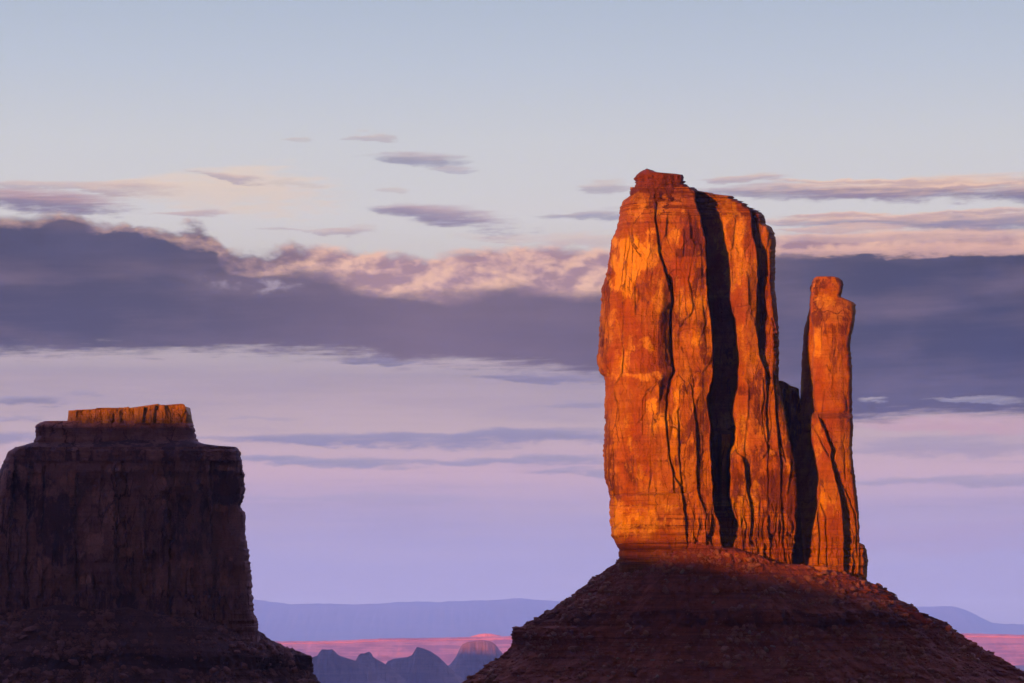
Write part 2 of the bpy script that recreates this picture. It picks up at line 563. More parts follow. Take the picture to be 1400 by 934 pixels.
def soil_material(name, a, b, c):
    m, t, bs = new_mat(name)
    x, y, z = obj_xyz(t)
    v = vec(t, x, y, z)
    big = noise(t, v, 0.035, 6, 0.62)
    mid = noise(t, v, 0.16, 6, 0.68)
    grit = noise(t, v, 1.1, 7, 0.72)
    bed = noise(t, vec(t, x * 0.012, y * 0.012, z * 0.4), 1.0, 5, 0.65)
    col = mix(t, big.smooth(0.35, 0.65), a, b)
    col = mix(t, mid.smooth(0.42, 0.66) * 0.7, col, tuple(q * 0.58 for q in a))
    col = mix(t, bed.smooth(0.5, 0.57) * 0.85, col, c)
    col = mix(t, attr(t, 'ledge') * 0.85, col, tuple(q * 0.5 for q in c))
    col = mix(t, grit.smooth(0.48, 0.75) * 0.7, col, tuple(q * 0.4 for q in a))
    col = mix(t, grit.smooth(0.40, 0.28) * 0.6, col, tuple(min(q * 1.7, .5) for q in b))
    t.links.new(col, bs.inputs['Base Color'])
    bump(t, bs, grit + mid * 1.5, 1.0, 1.2)
    return m


M_ROCK = rock_material('sandstone', (0.31, 0.070, 0.008), (0.74, 0.37, 0.015), (0.10, 0.024, 0.016))
M_CAP = rock_material('shale_cap', (0.20, 0.045, 0.012), (0.28, 0.075, 0.02), (0.10, 0.026, 0.014), 0.8)
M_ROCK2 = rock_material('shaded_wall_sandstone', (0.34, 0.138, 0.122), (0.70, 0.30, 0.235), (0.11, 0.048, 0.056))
M_CAP2 = rock_material('pale_caprock', (0.40, 0.165, 0.055), (0.56, 0.27, 0.085), (0.17, 0.06, 0.03))
M_SOIL = soil_material('red_talus', (0.36, 0.078, 0.032), (0.44, 0.108, 0.048), (0.24, 0.050, 0.022))
M_SOIL2 = soil_material('maroon_talus', (0.23, 0.092, 0.078), (0.28, 0.112, 0.092), (0.17, 0.066, 0.06))

# ------------------------------------------------------------------ right butte: heightfields in (px, py) seen from the west
def soft_patch(px, py, patches, seed):
    """surface marks with ragged edges: list of (cx, cy, rx, ry, amount)"""
    n1 = fbm2(px / 11, py / 15, seed, 4)
    n2 = fbm2(px / 5, py / 22, seed + 20, 3)
    out = np.zeros_like(px)
    for cx, cy, rx, ry, a in patches:
        e = np.maximum(np.abs((px - cx) / rx), np.abs((py - cy) / ry)) * 0.6 + np.hypot((px - cx) / rx, (py - cy) / ry) * 0.4
        out = np.maximum(out, a * sstep(e + n1 * 0.45 + n2 * 0.2, 1.35, 0.45))
    return out


def column_mesh(name, Y0, rows_py, left, right, depth, back, nf, nb, attrs_fn, edge_l, edge_r):
    """stack of closed loops. depth(px, py) metres behind Y0 on the seen side; edges round off by edge_* = (px, metres)"""
    py = np.asarray(rows_py)[:, None]
    t = np.linspace(0, 1, nf)
    t = 0.5 * (t + (0.5 - 0.5 * np.cos(np.pi * t)))[None, :]
    xl, xr = left(py), right(py)
    px = xl + (xr - xl) * t
    pyy = np.broadcast_to(py, px.shape)
    d = depth(px, pyy)
    wl, dl = edge_l
    wr, dr = edge_r
    if not np.isscalar(dr):
        dr = pl(pyy, dr)
    ql = np.clip(1 - (px - xl) / wl, 0, 1)
    qr = np.clip(1 - (xr - px) / wr, 0, 1)
    d = d + dl * (1 - np.sqrt(np.maximum(0, 1 - ql ** 2))) + dr * (1 - np.sqrt(np.maximum(0, 1 - qr ** 2)))
    # far side
    s = np.linspace(0, 1, nb + 2)[1:-1][None, :]
    dl_, dr_ = d[:, :1], d[:, -1:]
    inset = 0.06 * np.sin(np.pi * s) ** 0.5
    pb = xr + (xl - xr) * (inset * (1 - 2 * s) + s)
    bb = back + 5 * fbm2(pb / 14, np.broadcast_to(py, pb.shape) / 40, 77, 4)
    k = np.sin(np.pi * s) ** 0.45
    db = (dr_ * (1 - s) + dl_ * s) * (1 - k) + np.maximum(bb, dr_ * (1 - s) + dl_ * s + 4) * k
    PX = np.concatenate([px, pb], 1)
    D = np.concatenate([d, db], 1)
    PY = np.broadcast_to(py, PX.shape)
    Y = Y0 + D
    X, _, Z = pxw(PX, PY, Y)
    return closed_stack(name, X, Y, Z, attrs_fn(PX, PY))


def rock_detail(px, py, seed, amp=1.0, zone=None):
    """joints, flakes and beds in metres; zone(py) 0..1 where thin beds dominate"""
    wx = px + 1.3 * fbm2(px / 40, py / 90, seed + 1, 3)
    wy = py + 3.0 * fbm2(px / 25, py / 25, seed + 2, 3)
    r1, r2, ox, oy, e1 = cells2(wx / 15, wy / 48, seed + 3)
    d = (r1 - 0.5) * 2.0 + (r2 - 0.5) * ox * 3.4 + (r1 - 0.5) * oy * 1.1
    r1, r2, ox, oy, e2 = cells2(wx / 6.5, wy / 17, seed + 4)
    d += (r1 - 0.5) * 0.75 + (r2 - 0.5) * ox * 1.2
    r1, r2, ox, oy, e3 = cells2(wx / 3.0, wy / 5.0, seed + 9)
    d += (r1 - 0.5) * 0.32
    d += 0.15 * np.exp(-(e1 / 0.04) ** 2)
    d += 0.9 * fbm2(px / 34, py / 80, seed + 5, 4)
    d += 0.13 * fbm2(px / 3.2, py / 30, seed + 6, 4)
    d += 0.12 * fbm2(px / 2.2, py / 2.2, seed + 7, 3)
    d += 0.12 * bedding(wy, seed + 8, 3.7)
    d *= amp
    if zone is not None:
        zz = zone(py)
        yy = py + 0.8 * fbm2(px / 30, py / 10, seed + 11, 3)
        b = 1.7 * bedding(yy, seed + 12, 6.3) + 1.2 * bedding(yy, seed + 13, 3.0) + 0.8 * bedding(yy, seed + 14, 13.0)
        r1, r2, ox, oy, e = cells2(wx / 5.5, np.floor(yy / 7.0) * 3.1 + 0.5 + 0 * wx, seed + 15)
        b += (r1 - 0.5) * 0.7
        jt = np.abs(vnoise2(px / 5.0 + 0.25 * np.floor(yy / 17.0), py / 90, seed + 16))
        b += 0.7 * sstep(jt, 0.06, 0.0)
        d = d * (1 - 0.5 * zz) + b * zz
    return d


def wob(px, py, seed, a=1.7, s=14):
    return a * (0.75 * bedding(py, seed + 31, s * 0.8) + 0.4 * bedding(py, seed + 37, s * 0.3) + 0.45 * fbm2(py / s, py * 0 + seed * 1.7, seed, 4))


def step(px, py, line, size, w=0.9, seed=0, a=1.2):
    xb = pl(py, yx(line)) + wob(px, py, seed, a)
    return pl(py, size) * sstep(px - xb, -w, w)


def groove(px, py, line, size, w=1.0, seed=0, a=1.0):
    xb = pl(py, yx(line)) + wob(px, py, seed, a, 9)
    ys = [p[1] for p in line]
    return pl(py, size) * np.exp(-((px - xb) / w) ** 2) * sstep(py, min(ys) - 4, min(ys)) * sstep(py, max(ys) + 4, max(ys))


T_LEFT = yx([(864, 250), (862, 262), (861, 268), (850, 276), (848, 284), (847, 295), (843, 310), (840, 320), (836, 328), (834, 340), (832, 355), (830, 370), (826, 385),
             (823, 395), (822, 410), (821, 425), (820, 440), (819, 455), (818, 470), (816.5, 485), (816, 493), (818, 501), (819, 507), (822, 511), (826.5, 515), (827, 540),
             (827, 580), (826, 595), (825, 610), (824.5, 620), (825.5, 632), (826, 650), (828, 660), (832, 668), (833, 679), (835, 682), (833, 690), (834, 710), (835, 722),
             (836, 733), (840, 740), (844, 748), (846, 750), (846, 800), (846, 830)])
T_RIGHT = yx([(944, 250), (949, 259), (958, 261), (970, 263.5), (976, 265.5), (1000, 268), (1006, 272), (1018, 275.5), (1021, 281), (1032, 286), (1041, 290.5), (1046, 296), (1047, 307),
              (1055, 310.5), (1059, 320), (1061, 330), (1060, 345), (1060, 365), (1059, 390), (1061, 410), (1063, 430), (1064.5, 445), (1065, 460), (1065, 522), (1069, 545),
              (1073, 562), (1077, 585), (1081, 605), (1086, 630), (1089, 655), (1090, 690), (1089, 720), (1086, 745), (1083, 775), (1083, 830)])
CRACK_A = [(893, 255), (896, 270), (898, 282), (896, 300), (899, 315), (901, 335), (903, 350), (907, 362), (911, 374), (915, 388), (918, 400), (919, 412), (916, 428), (916, 455),
           (917, 482), (919, 500), (921, 508), (916, 520), (912, 540), (911, 560), (911, 580), (914, 605), (916, 625), (921, 650), (930, 665), (935, 690), (938, 720), (940, 750), (940, 830)]
EDGE_C = [(949, 255), (950, 264), (952, 276), (956, 290), (960, 305), (963, 325), (965, 345), (966, 365), (967, 385), (967, 405), (968, 412), (971, 424), (973, 440), (974, 460),
          (975, 480), (975, 500), (974, 515), (970, 535), (968, 550), (970, 570), (972, 590), (972, 620), (974, 650), (975, 690), (978, 705), (984, 720), (986, 735), (990, 750), (990, 830)]
EDGE_E = [(972, 255), (974, 264), (987, 281), (987, 300), (989, 315), (992, 330), (995, 345), (996, 360), (998, 385), (998, 402), (998, 415), (1001, 425), (1006, 436), (1007, 455),
          (1009, 480), (1010, 500), (1009, 520), (1007, 530), (1004, 541), (1002, 555), (1003, 570), (1004, 590), (1003, 608), (998, 618), (997, 640), (998, 680), (1003, 700), (1012, 720), (1013, 750), (1013, 830)]
SLAB_R = [(1004, 605), (1007, 618), (1014, 624), (1018, 634), (1019, 650), (1022, 670), (1026, 695), (1027, 715), (1026, 735), (1030, 760), (1030, 830)]
EDGE_F = [(1024, 275), (1026, 290), (1028, 305), (1029, 318), (1032, 332), (1035, 345), (1036, 362), (1036, 385), (1034, 400), (1035, 420), (1034, 440), (1036, 470), (1040, 490), (1046, 505),
          (1049, 540), (1048, 580), (1050, 620), (1053, 830)]
EDGE_P6 = [(1046, 290), (1046, 325), (1049, 345), (1050, 365), (1052, 400), (1057, 435), (1062, 460), (1064, 480), (1070, 520), (1090, 560), (1095, 830)]
CRACK_D = [(941, 522), (945, 527), (946, 540), (949, 560), (951, 580), (952, 600), (953, 640), (954, 668), (957, 682), (965, 703), (966, 750), (966, 830)]
CRACK_G = [(1058, 500), (1059, 540), (1061, 575), (1064, 605), (1067, 630), (1067, 660), (1069, 700), (1072, 760), (1072, 830)]


def tower_depth(px, py):
    d = 0.0032 * np.clip(893 - px, 0, 90) ** 2                     # first pillar is round
    d = d + pl(py, [(250, 9), (268, 6), (300, 2.2), (330, 0.6), (420, 0), (500, -0.6), (640, -1.2), (676, -1.2), (681, -2.2), (750, -2.8), (752, -1), (830, -3)])
    # bulging belly of the first pillar, hollowed at its scar
    d -= 3.0 * np.exp(-((px - 872) / 34) ** 2 - ((py - 430) / 85) ** 2)
    d += 1.6 * np.exp(-(((px - 878) / 13) ** 4) - ((py - 405) / 22) ** 4)
    # flank of the first pillar turning into crack A
    xa = pl(py, yx(CRACK_A))
    flank = pl(py, [(380, 0), (430, 1), (555, 1), (575, 0)])
    d += flank * 4.5 * sstep(px, xa - 14, xa) * (px < xa + 3)
    d += step(px, py, CRACK_A, [(255, .8), (300, 1.2), (335, 2.2), (380, 4.4), (420, 5.6), (490, 5.6), (508, 4.2), (525, 2.6), (570, 2.2), (610, 1.4), (650, 1.6), (665, 4.0), (700, 3.4), (745, 2.4)], .7, 1)
    d += groove(px, py, CRACK_A[:24], [(255, 1.5), (380, 3), (600, 2.2), (660, 1)], 1.2, 2)
    d += step(px, py, CRACK_D, [(515, 0), (524, 2.2), (560, 2.4), (600, 3.4), (640, 3.6), (670, 3.4), (700, 2.5), (750, 1.5)], .7, 3)
    d += groove(px, py, [(936, 316), (936, 330), (935, 348)], [(300, 1.6), (348, 1.6)], .9, 4)
    d += groove(px, py, [(928, 560), (929, 600), (930, 630), (933, 660)], [(560, 2.2), (660, 2.2)], 1.3, 5)
    # right flank of the second rib turning into the chimney
    xc = pl(py, yx(EDGE_C))
    d += 3.2 * sstep(px, xc - 20, xc) * (px <= xc + 2) * pl(py, [(260, .2), (340, .7), (420, 1), (520, 1), (600, .4), (700, .4)])
    d += step(px, py, EDGE_C, [(255, 14), (268, 21), (290, 26), (340, 29), (400, 36), (450, 46), (660, 46), (700, 34), (720, 22), (745, 12)], 1.0, 6, 2.2)
    d += step(px, py, EDGE_E, [(255, -2), (268, -3), (290, -7), (340, -10), (400, -17), (450, -27), (590, -27), (612, -29), (622, -33), (660, -33), (700, -22), (720, -11), (745, -5)], .8, 7, 2.4)
    # ledges part way down the chimney
    xe = pl(py, yx(EDGE_E))
    d -= 22 * sstep(py, 588, 594) * sstep(py, 720, 620) * sstep(px, 981, 987) * sstep(px, xe - 1, xe - 5)
    d += step(px, py, SLAB_R, [(604, 0), (616, 1.5), (625, 4), (640, 4.2), (700, 4.2), (740, 2.5), (760, 1)], .7, 8)
    # second pillar rounds to the right, then the dark re-entrant and the lit fin
    xf = pl(py, yx(EDGE_F))
    d += 2.6 * sstep(px, xf - 16, xf) * pl(py, [(280, .5), (430, 1), (520, .7), (620, .2)])
    d += step(px, py, EDGE_F, [(280, 5), (310, 10), (440, 11), (490, 6), (540, 2.2), (600, 1.4), (700, 1)], .9, 9)
    d += step(px, py, EDGE_P6, [(300, 0), (330, -3.5), (440, -4), (480, 0)], .9, 10)
    d += step(px, py, CRACK_G, [(495, 0), (520, 1.8), (560, 3), (620, 3), (700, 2), (760, 1.5)], .8, 11)
    d += groove(px, py, [(1062, 570), (1066, 590), (1070, 612), (1074, 630)], [(570, 2), (630, 2)], 1.0, 12)
    d += groove(px, py, [(1044, 520), (1046, 545), (1042, 565), (1046, 590), (1049, 605)], [(520, 1.6), (605, 1.6)], 1.0, 13)
    # fallen arches: recessed scars with curved heads
    for cx, cy, rx, ry, a in ((942, 462, 15, 13, .9), (926, 382, 12, 14, .8), (938, 532, 9, 10, .7), (1032, 492, 13, 10, -.9), (890, 552, 12, 16, .8), (843, 555, 13, 16, .6),
                              (1053, 507, 8, 7, -1.2), (962, 598, 9, 8, .6)):
        e = ((px - cx) / rx) ** 2 + (np.minimum(py - cy, 0) / ry) ** 2
        d += a * sstep(e, 1.08, 0.92) * sstep(py, cy + ry * 2.4, cy + ry * .4)
    # long horizontal parting near the foot
    for y0, a, w in ((676.5, 1.5, 1.0), (691, .8, .8), (705, .5, .7), (722, .6, .7), (742, 1.1, 1.0), (297, .6, .7), (286, .8, .8), (312, .4, .6)):
        yl = y0 + 0.02 * (px - 840) * (y0 > 500) * -1.0 + 1.2 * fbm2(px / 26, px * 0 + y0, 31, 3)
        d += a * np.exp(-((py - yl) / w) ** 2) * ((px < 945) | (y0 < 500))
    zone = lambda y: np.maximum(sstep(y, 305, 285), pl(y, [(670, 0), (690, .8), (750, 1)]))
    d += rock_detail(px, py, 100, 0.85, zone)
    # foot: broken into narrow ribs right of crack A
    rib = fbm2(px / 4.2 + 0.6 * fbm2(py / 18, px / 30, 41, 3), py / 60, 40, 3)
    foot = sstep(py, 668, 715) * sstep(px, 932, 946)
    d += foot * (1.5 * rib + 2.4 * sstep(np.abs(vnoise2(px / 7.5 + 0.3 * fbm2(py / 12, py * 0, 43, 3), py / 70, 42)), 0.16, 0.02))
    return d


def tower_attrs(px, py):
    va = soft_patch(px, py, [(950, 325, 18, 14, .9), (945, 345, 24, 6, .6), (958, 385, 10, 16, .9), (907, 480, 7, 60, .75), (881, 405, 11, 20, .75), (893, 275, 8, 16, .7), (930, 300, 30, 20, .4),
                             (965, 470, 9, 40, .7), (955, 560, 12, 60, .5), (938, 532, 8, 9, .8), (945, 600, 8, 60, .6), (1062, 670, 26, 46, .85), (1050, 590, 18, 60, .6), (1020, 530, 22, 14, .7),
                             (1008, 660, 9, 34, .7), (1044, 440, 7, 70, .8), (830, 400, 9, 90, .55), (833, 640, 16, 60, .5), (858, 640, 12, 36, .4), (826, 480, 8, 40, .7), (850, 335, 16, 10, .5),  # narrow strip in the dark re-entrant: its shade painted in like varnish
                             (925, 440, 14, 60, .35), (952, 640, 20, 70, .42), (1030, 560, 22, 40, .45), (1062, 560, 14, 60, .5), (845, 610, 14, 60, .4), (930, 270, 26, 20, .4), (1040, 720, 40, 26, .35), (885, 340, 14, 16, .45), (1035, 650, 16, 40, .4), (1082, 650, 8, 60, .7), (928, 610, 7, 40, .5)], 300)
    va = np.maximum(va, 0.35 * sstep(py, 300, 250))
    sc = soft_patch(px, py, [(866, 352, 30, 28, 1.), (850, 378, 20, 34, .9), (893, 350, 10, 30, .6), (895, 385, 12, 40, .5), (942, 466, 14, 12, .6), (880, 470, 14, 10, .6), (848, 500, 16, 30, .6), (890, 556, 11, 12, .8),
                             (868, 514, 30, 6, .8), (900, 575, 14, 10, .6), (925, 560, 5, 30, .6), (1010, 370, 16, 40, .5), (1015, 470, 14, 30, .4), (880, 640, 26, 34, .35), (1004, 300, 16, 14, .5),
                             (1022, 690, 20, 30, .4), (1016, 580, 12, 20, .4), (920, 325, 12, 12, .6), (960, 410, 6, 16, .6), (1055, 600, 6, 30, .4), (870, 712, 60, 24, .55), (1000, 330, 20, 50, .45), (850, 450, 26, 50, .4), (1010, 600, 20, 30, .35), (950, 420, 14, 20, .4), (930, 400, 10, 30, .45), (870, 590, 30, 30, .35), (900, 290, 36, 14, .35), (838, 430, 8, 16, .6)], 340)
    return {'varnish_and_shade': va, 'scar': sc, 'beds': np.maximum(sstep(py, 318, 285), sstep(py, 670, 700) * (0.5 + 0.5 * (px < 945)))}


def edge_fn(table, seed, amp=0.7, top_rough=0.0):
    def f(py):
        bump_ = top_rough * fbm2(py / 1.6, py * 0 + seed + .5, seed + 3, 3) * sstep(py, 296, 288) + amp * fbm2(py / 3.5, py * 0 + seed, seed, 4) + amp * 0.6 * bedding(py, seed, 2.3)
        return pl(py, table) + bump_
    return f


butte = empty('sandstone_butte', ((1010 - 700) * 0.4, 1600.0, -110.0))
tag(butte, 'tall sunlit orange sandstone butte with a thin thumb spire, on a dark talus cone', 'butte')
Y_T = 1570.0
rows = np.concatenate([np.linspace(256, 800, 1000), [815, 830]])
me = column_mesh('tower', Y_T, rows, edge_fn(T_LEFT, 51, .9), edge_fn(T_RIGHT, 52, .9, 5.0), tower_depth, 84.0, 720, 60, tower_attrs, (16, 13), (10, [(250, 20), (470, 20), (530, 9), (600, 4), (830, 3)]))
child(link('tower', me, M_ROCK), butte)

# caprock on the tower
C_LEFT = yx([(884, 230.5), (879, 232.5), (873, 237.5), (867, 243), (866, 245), (868.5, 248), (869, 252), (866, 257), (862, 262), (861, 268), (860, 275)])
C_RIGHT = yx([(886, 230.5), (892, 232.5), (898, 235.5), (924, 237.5), (931, 239), (935.5, 243), (935, 247), (938, 250), (938.5, 253), (943, 256), (948, 261), (950, 266), (952, 275)])


def cap_depth(px, py):
    d = pl(py, [(231, 15), (240, 11), (256, 8), (266, 6.2), (275, 7)]) + 0.004 * (px - 905) ** 2
    d += 1.6 * bedding(py + 1.0 * fbm2(px / 20, py / 8, 61, 3), 62, 4.2) + 1.5 * fbm2(px / 9, py / 5, 63, 4) + rock_detail(px, py, 160, 1.1, lambda y: np.full_like(y, .8))
    return d


me = column_mesh('caprock', Y_T, np.linspace(230.5, 275, 120), edge_fn(C_LEFT, 53, 1.2, 1.5), edge_fn(C_RIGHT, 54, 1.4, 2.5), cap_depth, 48.0, 240, 40,
                 lambda px, py: {'varnish_and_shade': 0.45 + 0 * px, 'scar': 0 * px}, (7, 9), (7, 9))
child(link('caprock', me, M_CAP), butte)

# thumb spire with its buttress
H_LEFT = yx([(1116, 378), (1113, 380), (1110, 386), (1107.5, 392), (1107, 397), (1109, 401), (1107, 410), (1106, 425), (1103, 437), (1099, 450), (1098, 465), (1097, 480), (1096, 495),
             (1095, 520), (1094, 545), (1090, 560), (1080, 580), (1072, 620), (1068, 700), (1066, 830)])
H_RIGHT = yx([(1140, 378), (1147, 380), (1152, 384), (1153.5, 390), (1152, 398), (1149.5, 404), (1149, 406), (1158, 409.5), (1167, 413.5), (1170, 417), (1169.5, 430), (1167.5, 447), (1163.5, 460),
              (1162, 475), (1164, 490), (1165, 505), (1165, 560), (1166.5, 580), (1166, 600), (1165, 612), (1166.5, 632), (1169, 652), (1171.5, 672), (1173.5, 692), (1175, 715), (1175, 742),
              (1182, 745), (1185, 752), (1187, 768), (1185, 784), (1186, 796), (1187, 830)])
EDGE_K = [(1100, 380), (1106, 400), (1109, 430), (1112, 450), (1113, 475), (1111, 490), (1111, 510), (1113, 540), (1116, 560), (1118, 572), (1112, 590), (1112, 830)]
WEDGE_L = [(1110, 566), (1109, 585), (1110, 605), (1114, 620), (1118, 645), (1121, 660), (1121, 675), (1117, 695), (1112, 715), (1108, 735), (1105, 760), (1105, 830)]
WEDGE_R = [(1119, 570), (1122, 578), (1128, 590), (1133, 604), (1137, 614), (1135, 624), (1139, 640), (1143, 655), (1147, 672), (1151, 692), (1153, 712), (1154, 740), (1155, 780), (1155, 830)]


def thumb_depth(px, py):
    d = 0.012 * (px - 1140) ** 2 * pl(py, [(380, .6), (420, .5), (560, .45), (650, .25), (760, .12)])
    d = d + 7.0 * sstep(px, 1124, 1104) * sstep(py, 566, 590) * sstep(py, 730, 680) + pl(py, [(378, 5.5), (388, 2.6), (397, 1.4), (405, 3.0), (412, 1.6), (420, .4), (480, 1), (560, -2), (600, -10), (650, -13), (700, -22), (742, -30), (746, -31.5), (800, -36)])
    d += step(px, py, EDGE_K, [(385, 0), (410, -2), (440, -11), (560, -13), (580, -6), (600, 0)], .9, 21)
    d += 12.0 * sstep(px, 1113, 1108) * 0
    up = sstep(py, 563, 573)
    d += up * step(px, py, WEDGE_L, [(560, -9), (580, -15), (640, -17), (690, -11), (720, -6), (745, -3), (790, -2)], .9, 22)
    d += up * step(px, py, WEDGE_R, [(565, 3), (580, 5), (620, 5), (650, 6), (690, 7), (745, 7.5), (790, 6)], .8, 23)
    d += groove(px, py, [(1111, 583), (1117, 592), (1123, 604), (1127, 612), (1133, 622)], [(583, 2.4), (622, 2.4)], 1.1, 24)
    d += groove(px, py, [(1156, 595), (1152, 606), (1156, 618), (1155, 640), (1156, 655)], [(595, 1.2), (655, 1.2)], .9, 25)
    d += groove(px, py, [(1157, 670), (1164, 690), (1170, 703), (1171, 720), (1172, 760)], [(670, 1.6), (760, 2.5)], 1.1, 26)
    d += groove(px, py, [(1117, 696), (1120, 715), (1121, 740), (1120, 770)], [(696, 2.5), (770, 2)], 1.3, 27)
    d += groove(px, py, [(1122, 690), (1129, 708), (1129, 722), (1131, 745), (1131, 780)], [(690, 2), (780, 1.6)], 1.1, 28)
    d -= 7.5 * sstep(py, 686, 716) * np.exp(-((px - 1097 - .06 * (py - 740)) / 3.2) ** 2)
    d -= 5.0 * sstep(py, 728, 745) * np.exp(-((px - 1090) / 2.0) ** 2)
    # block standing off to the right at the foot
    d += sstep(py, 742, 746) * sstep(px, 1173, 1177) * 2.0
    for y0, a in ((752, 1.0), (731, .6), (711, .5), (431, .35), (459, .3), (590, .4)):
        d += a * np.exp(-((py - y0 - 1.5 * fbm2(px / 20, px * 0 + y0, 71, 3)) / .9) ** 2)
    d += rock_detail(px, py, 200, 0.6, lambda y: pl(y, [(690, 0), (720, .7), (770, 1)]))
    foot = sstep(py, 735, 765)
    d += foot * 2.2 * sstep(np.abs(vnoise2(px / 7.0 + 0.3 * fbm2(py / 12, py * 0, 73, 3), py / 70, 72)), 0.15, 0.02)
    return d


def thumb_attrs(px, py):
    va = soft_patch(px, py, [(1116, 425, 7, 26, .8), (1120, 440, 14, 12, .4), (1140, 450, 18, 8, .5), (1158, 440, 6, 30, .5), (1130, 386, 24, 9, .7), (1150, 530, 14, 60, .3), (1145, 470, 14, 20, .3)], 400)
    sc = soft_patch(px, py, [(1126, 412, 20, 10, .6), (1116, 470, 6, 20, .5), (1118, 600, 10, 30, .4), (1130, 690, 14, 20, .5), (1135, 740, 20, 12, .3)], 440)
    return {'varnish_and_shade': va, 'scar': sc}


me = column_mesh('thumb_spire', Y_T + 66.0, np.concatenate([np.linspace(378, 805, 900), [830]]), edge_fn(H_LEFT, 55, .5), edge_fn(H_RIGHT, 56, .6), thumb_depth, 40.0, 420, 50, thumb_attrs, (5, 5), (6, 7))
child(link('thumb_spire', me, M_ROCK), butte)

# low saddle of rock between tower and thumb
S_TOP = [(1040, 524), (1060, 521), (1066, 520.5), (1071, 521), (1080, 527), (1088, 529.5), (1092, 531), (1096, 545), (1106, 560), (1125, 575)]
SL = yx([(1063, 520.5), (1058, 524), (1050, 530), (1045, 560), (1040, 830)])
SR = yx([(1069, 520.5), (1073, 522), (1081, 527.5), (1089, 530), (1092.3, 532), (1093.5, 545), (1094.5, 552), (1102, 575), (1108, 600), (1116, 650), (1118, 830)])
me = column_mesh('saddle', Y_T + 72.0, np.concatenate([np.linspace(520.5, 800, 330), [830]]), edge_fn(SL, 57, .5), edge_fn(SR, 58, .6),
                 lambda px, py: pl(py, [(520, 8), (560, 4), (640, 0), (760, -8)]) + 2.5 * fbm2(px / 9, py / 40, 81, 4) + rock_detail(px, py, 240, 0.8, None), 34.0, 120, 30,
                 lambda px, py: {'varnish_and_shade': 0.5 + 0 * px, 'scar': 0 * px}, (5, 4), (5, 4))
child(link('saddle', me, M_ROCK), butte)


# ------------------------------------------------------------------ talus cones
def talus(name, cx_px, hw_px, Yc, hd, base, prof_l, prof_f, prof_r, a0, a1, nphi, rows, seed, band=None, rough=1.0):
    """apron round a butte. phi: 0 = right, pi/2 = towards the camera, pi = left. base(phi) is the py of its top edge,
    prof_*: (py, outward px) tables for its left, front and right; between them the three are blended"""
    m = Yc / F
    phi = np.linspace(a0, a1, nphi)[None, :]
    py = np.asarray(rows)[:, None] + 0 * phi
    wl = np.clip(-np.cos(phi), 0, 1) ** 1.5
    wr = np.clip(np.cos(phi), 0, 1) ** 1.5
    wf = 1 - wl - wr
    ang = phi * 60
    out = wl * pl(py, prof_l) + wr * pl(py, prof_r) + wf * pl(py, prof_f)
    b = base(phi)
    # slopes start at the apron's own top edge
    lift = (b - 760.0) * np.clip(1 - (py - 760) / 90, 0, 1.4)
    pz = py + lift
    n_lo = fbm2(ang / 9, py / 90, seed, 4)
    out = out + 9 * rough * n_lo * sstep(py, 770, 850)
    gully = np.abs(fbm2(ang / 5.5 + 0.02 * py, py / 160, seed + 5, 3))
    out = out - 3.0 * rough * sstep(gully, .35, 0) * sstep(py, 775, 830)
    yy = pz + 1.5 * fbm2(ang / 6, py / 20, seed + 1, 3)
    out = out + rough * (4.4 * bedding(yy, seed + 2, 12.5) + 2.4 * bedding(yy, seed + 3, 5.2)) * sstep(fbm2(ang / 8, py / 26, seed + 8, 4), -.5, .2)
    ledge = np.zeros_like(out)
    if band:
        y0, y1, dep = band
        yb = pz - 3 * fbm2(ang / 7, ang * 0 + 2.0, seed + 4, 4)
        r1, r2, ox, oy, e = cells2(ang / 1.6, yb * 0 + 0.5, seed + 6)
        r3, r4, ox, oy, e2 = cells2(ang / 5.0, yb * 0 + 0.5, seed + 9)
        ledge = sstep(yb + 1.5 * fbm2(ang / 1.5, yb / 9, seed + 21, 3), y0 - 2, y0 + 1) * sstep(yb + 5 * fbm2(ang / 3, yb / 30, seed + 22, 4), y1 + 2, y1 - 1)
        ledge = ledge * np.clip(.75 + .9 * fbm2(ang / 5, yb / 12, seed + 23, 4), 0, 1) * sstep(fbm2(ang / 9, ang * 0 + 4.0, seed + 24, 3), -.75, -.2)
        strength = (0.6 + 0.8 * sstep(fbm2(ang / 12, ang * 0, seed + 10, 3), -.5, .2))
        wallm = sstep(yb, y0 - 2, y0 + 1) * sstep(yb, y1 + 10, y1 - 1)
        out = out + strength * (dep * wallm + (r1 - .5) * 3.5 * wallm + (r3 - .5) * 8 * wallm - 1.5 * sstep(yb, y1 - 4, y1) * sstep(yb, y1 + 3, y1))
    r1, r2, ox, oy, e = cells2(ang / 0.9, py / 5.5, seed + 7)
    out = out + rough * (1.9 * fbm2(ang / 1.6, py / 7, seed + 11, 5) + 2.4 * sstep(r1, .72, .95) * sstep(np.hypot(ox, oy), .5, .2))
    r1, r2, ox, oy, e = cells2(ang / 2.6, py / 13, seed + 17)
    out = out + rough * (2.2 * (r1 - .5) + 3 * (r2 - .5) * oy + 3.5 * sstep(r2, .8, .95) * sstep(np.hypot(ox, oy), .5, .25)) * sstep(py, 765, 790)
    ca, sa = np.cos(phi), np.sin(phi)
    Y = Yc - (hd + out * m) * sa
    # outlines are kept as seen at the middle distance
    X = (cx_px - 700) * m + (hw_px + out) * m * ca
    Z = (HORIZON - pz) * m
    Z = Z - 0.6 * m * 0
    return X, Y + 0 * Z, Z, ledge


def base_right(phi):
    xs = 1016 + 171 * np.cos(phi)
    return pl(xs, [(845, 763), (880, 759), (915, 748), (940, 745), (975, 756), (1000, 758), (1030, 765), (1060, 776), (1100, 778), (1150, 786), (1187, 796)])


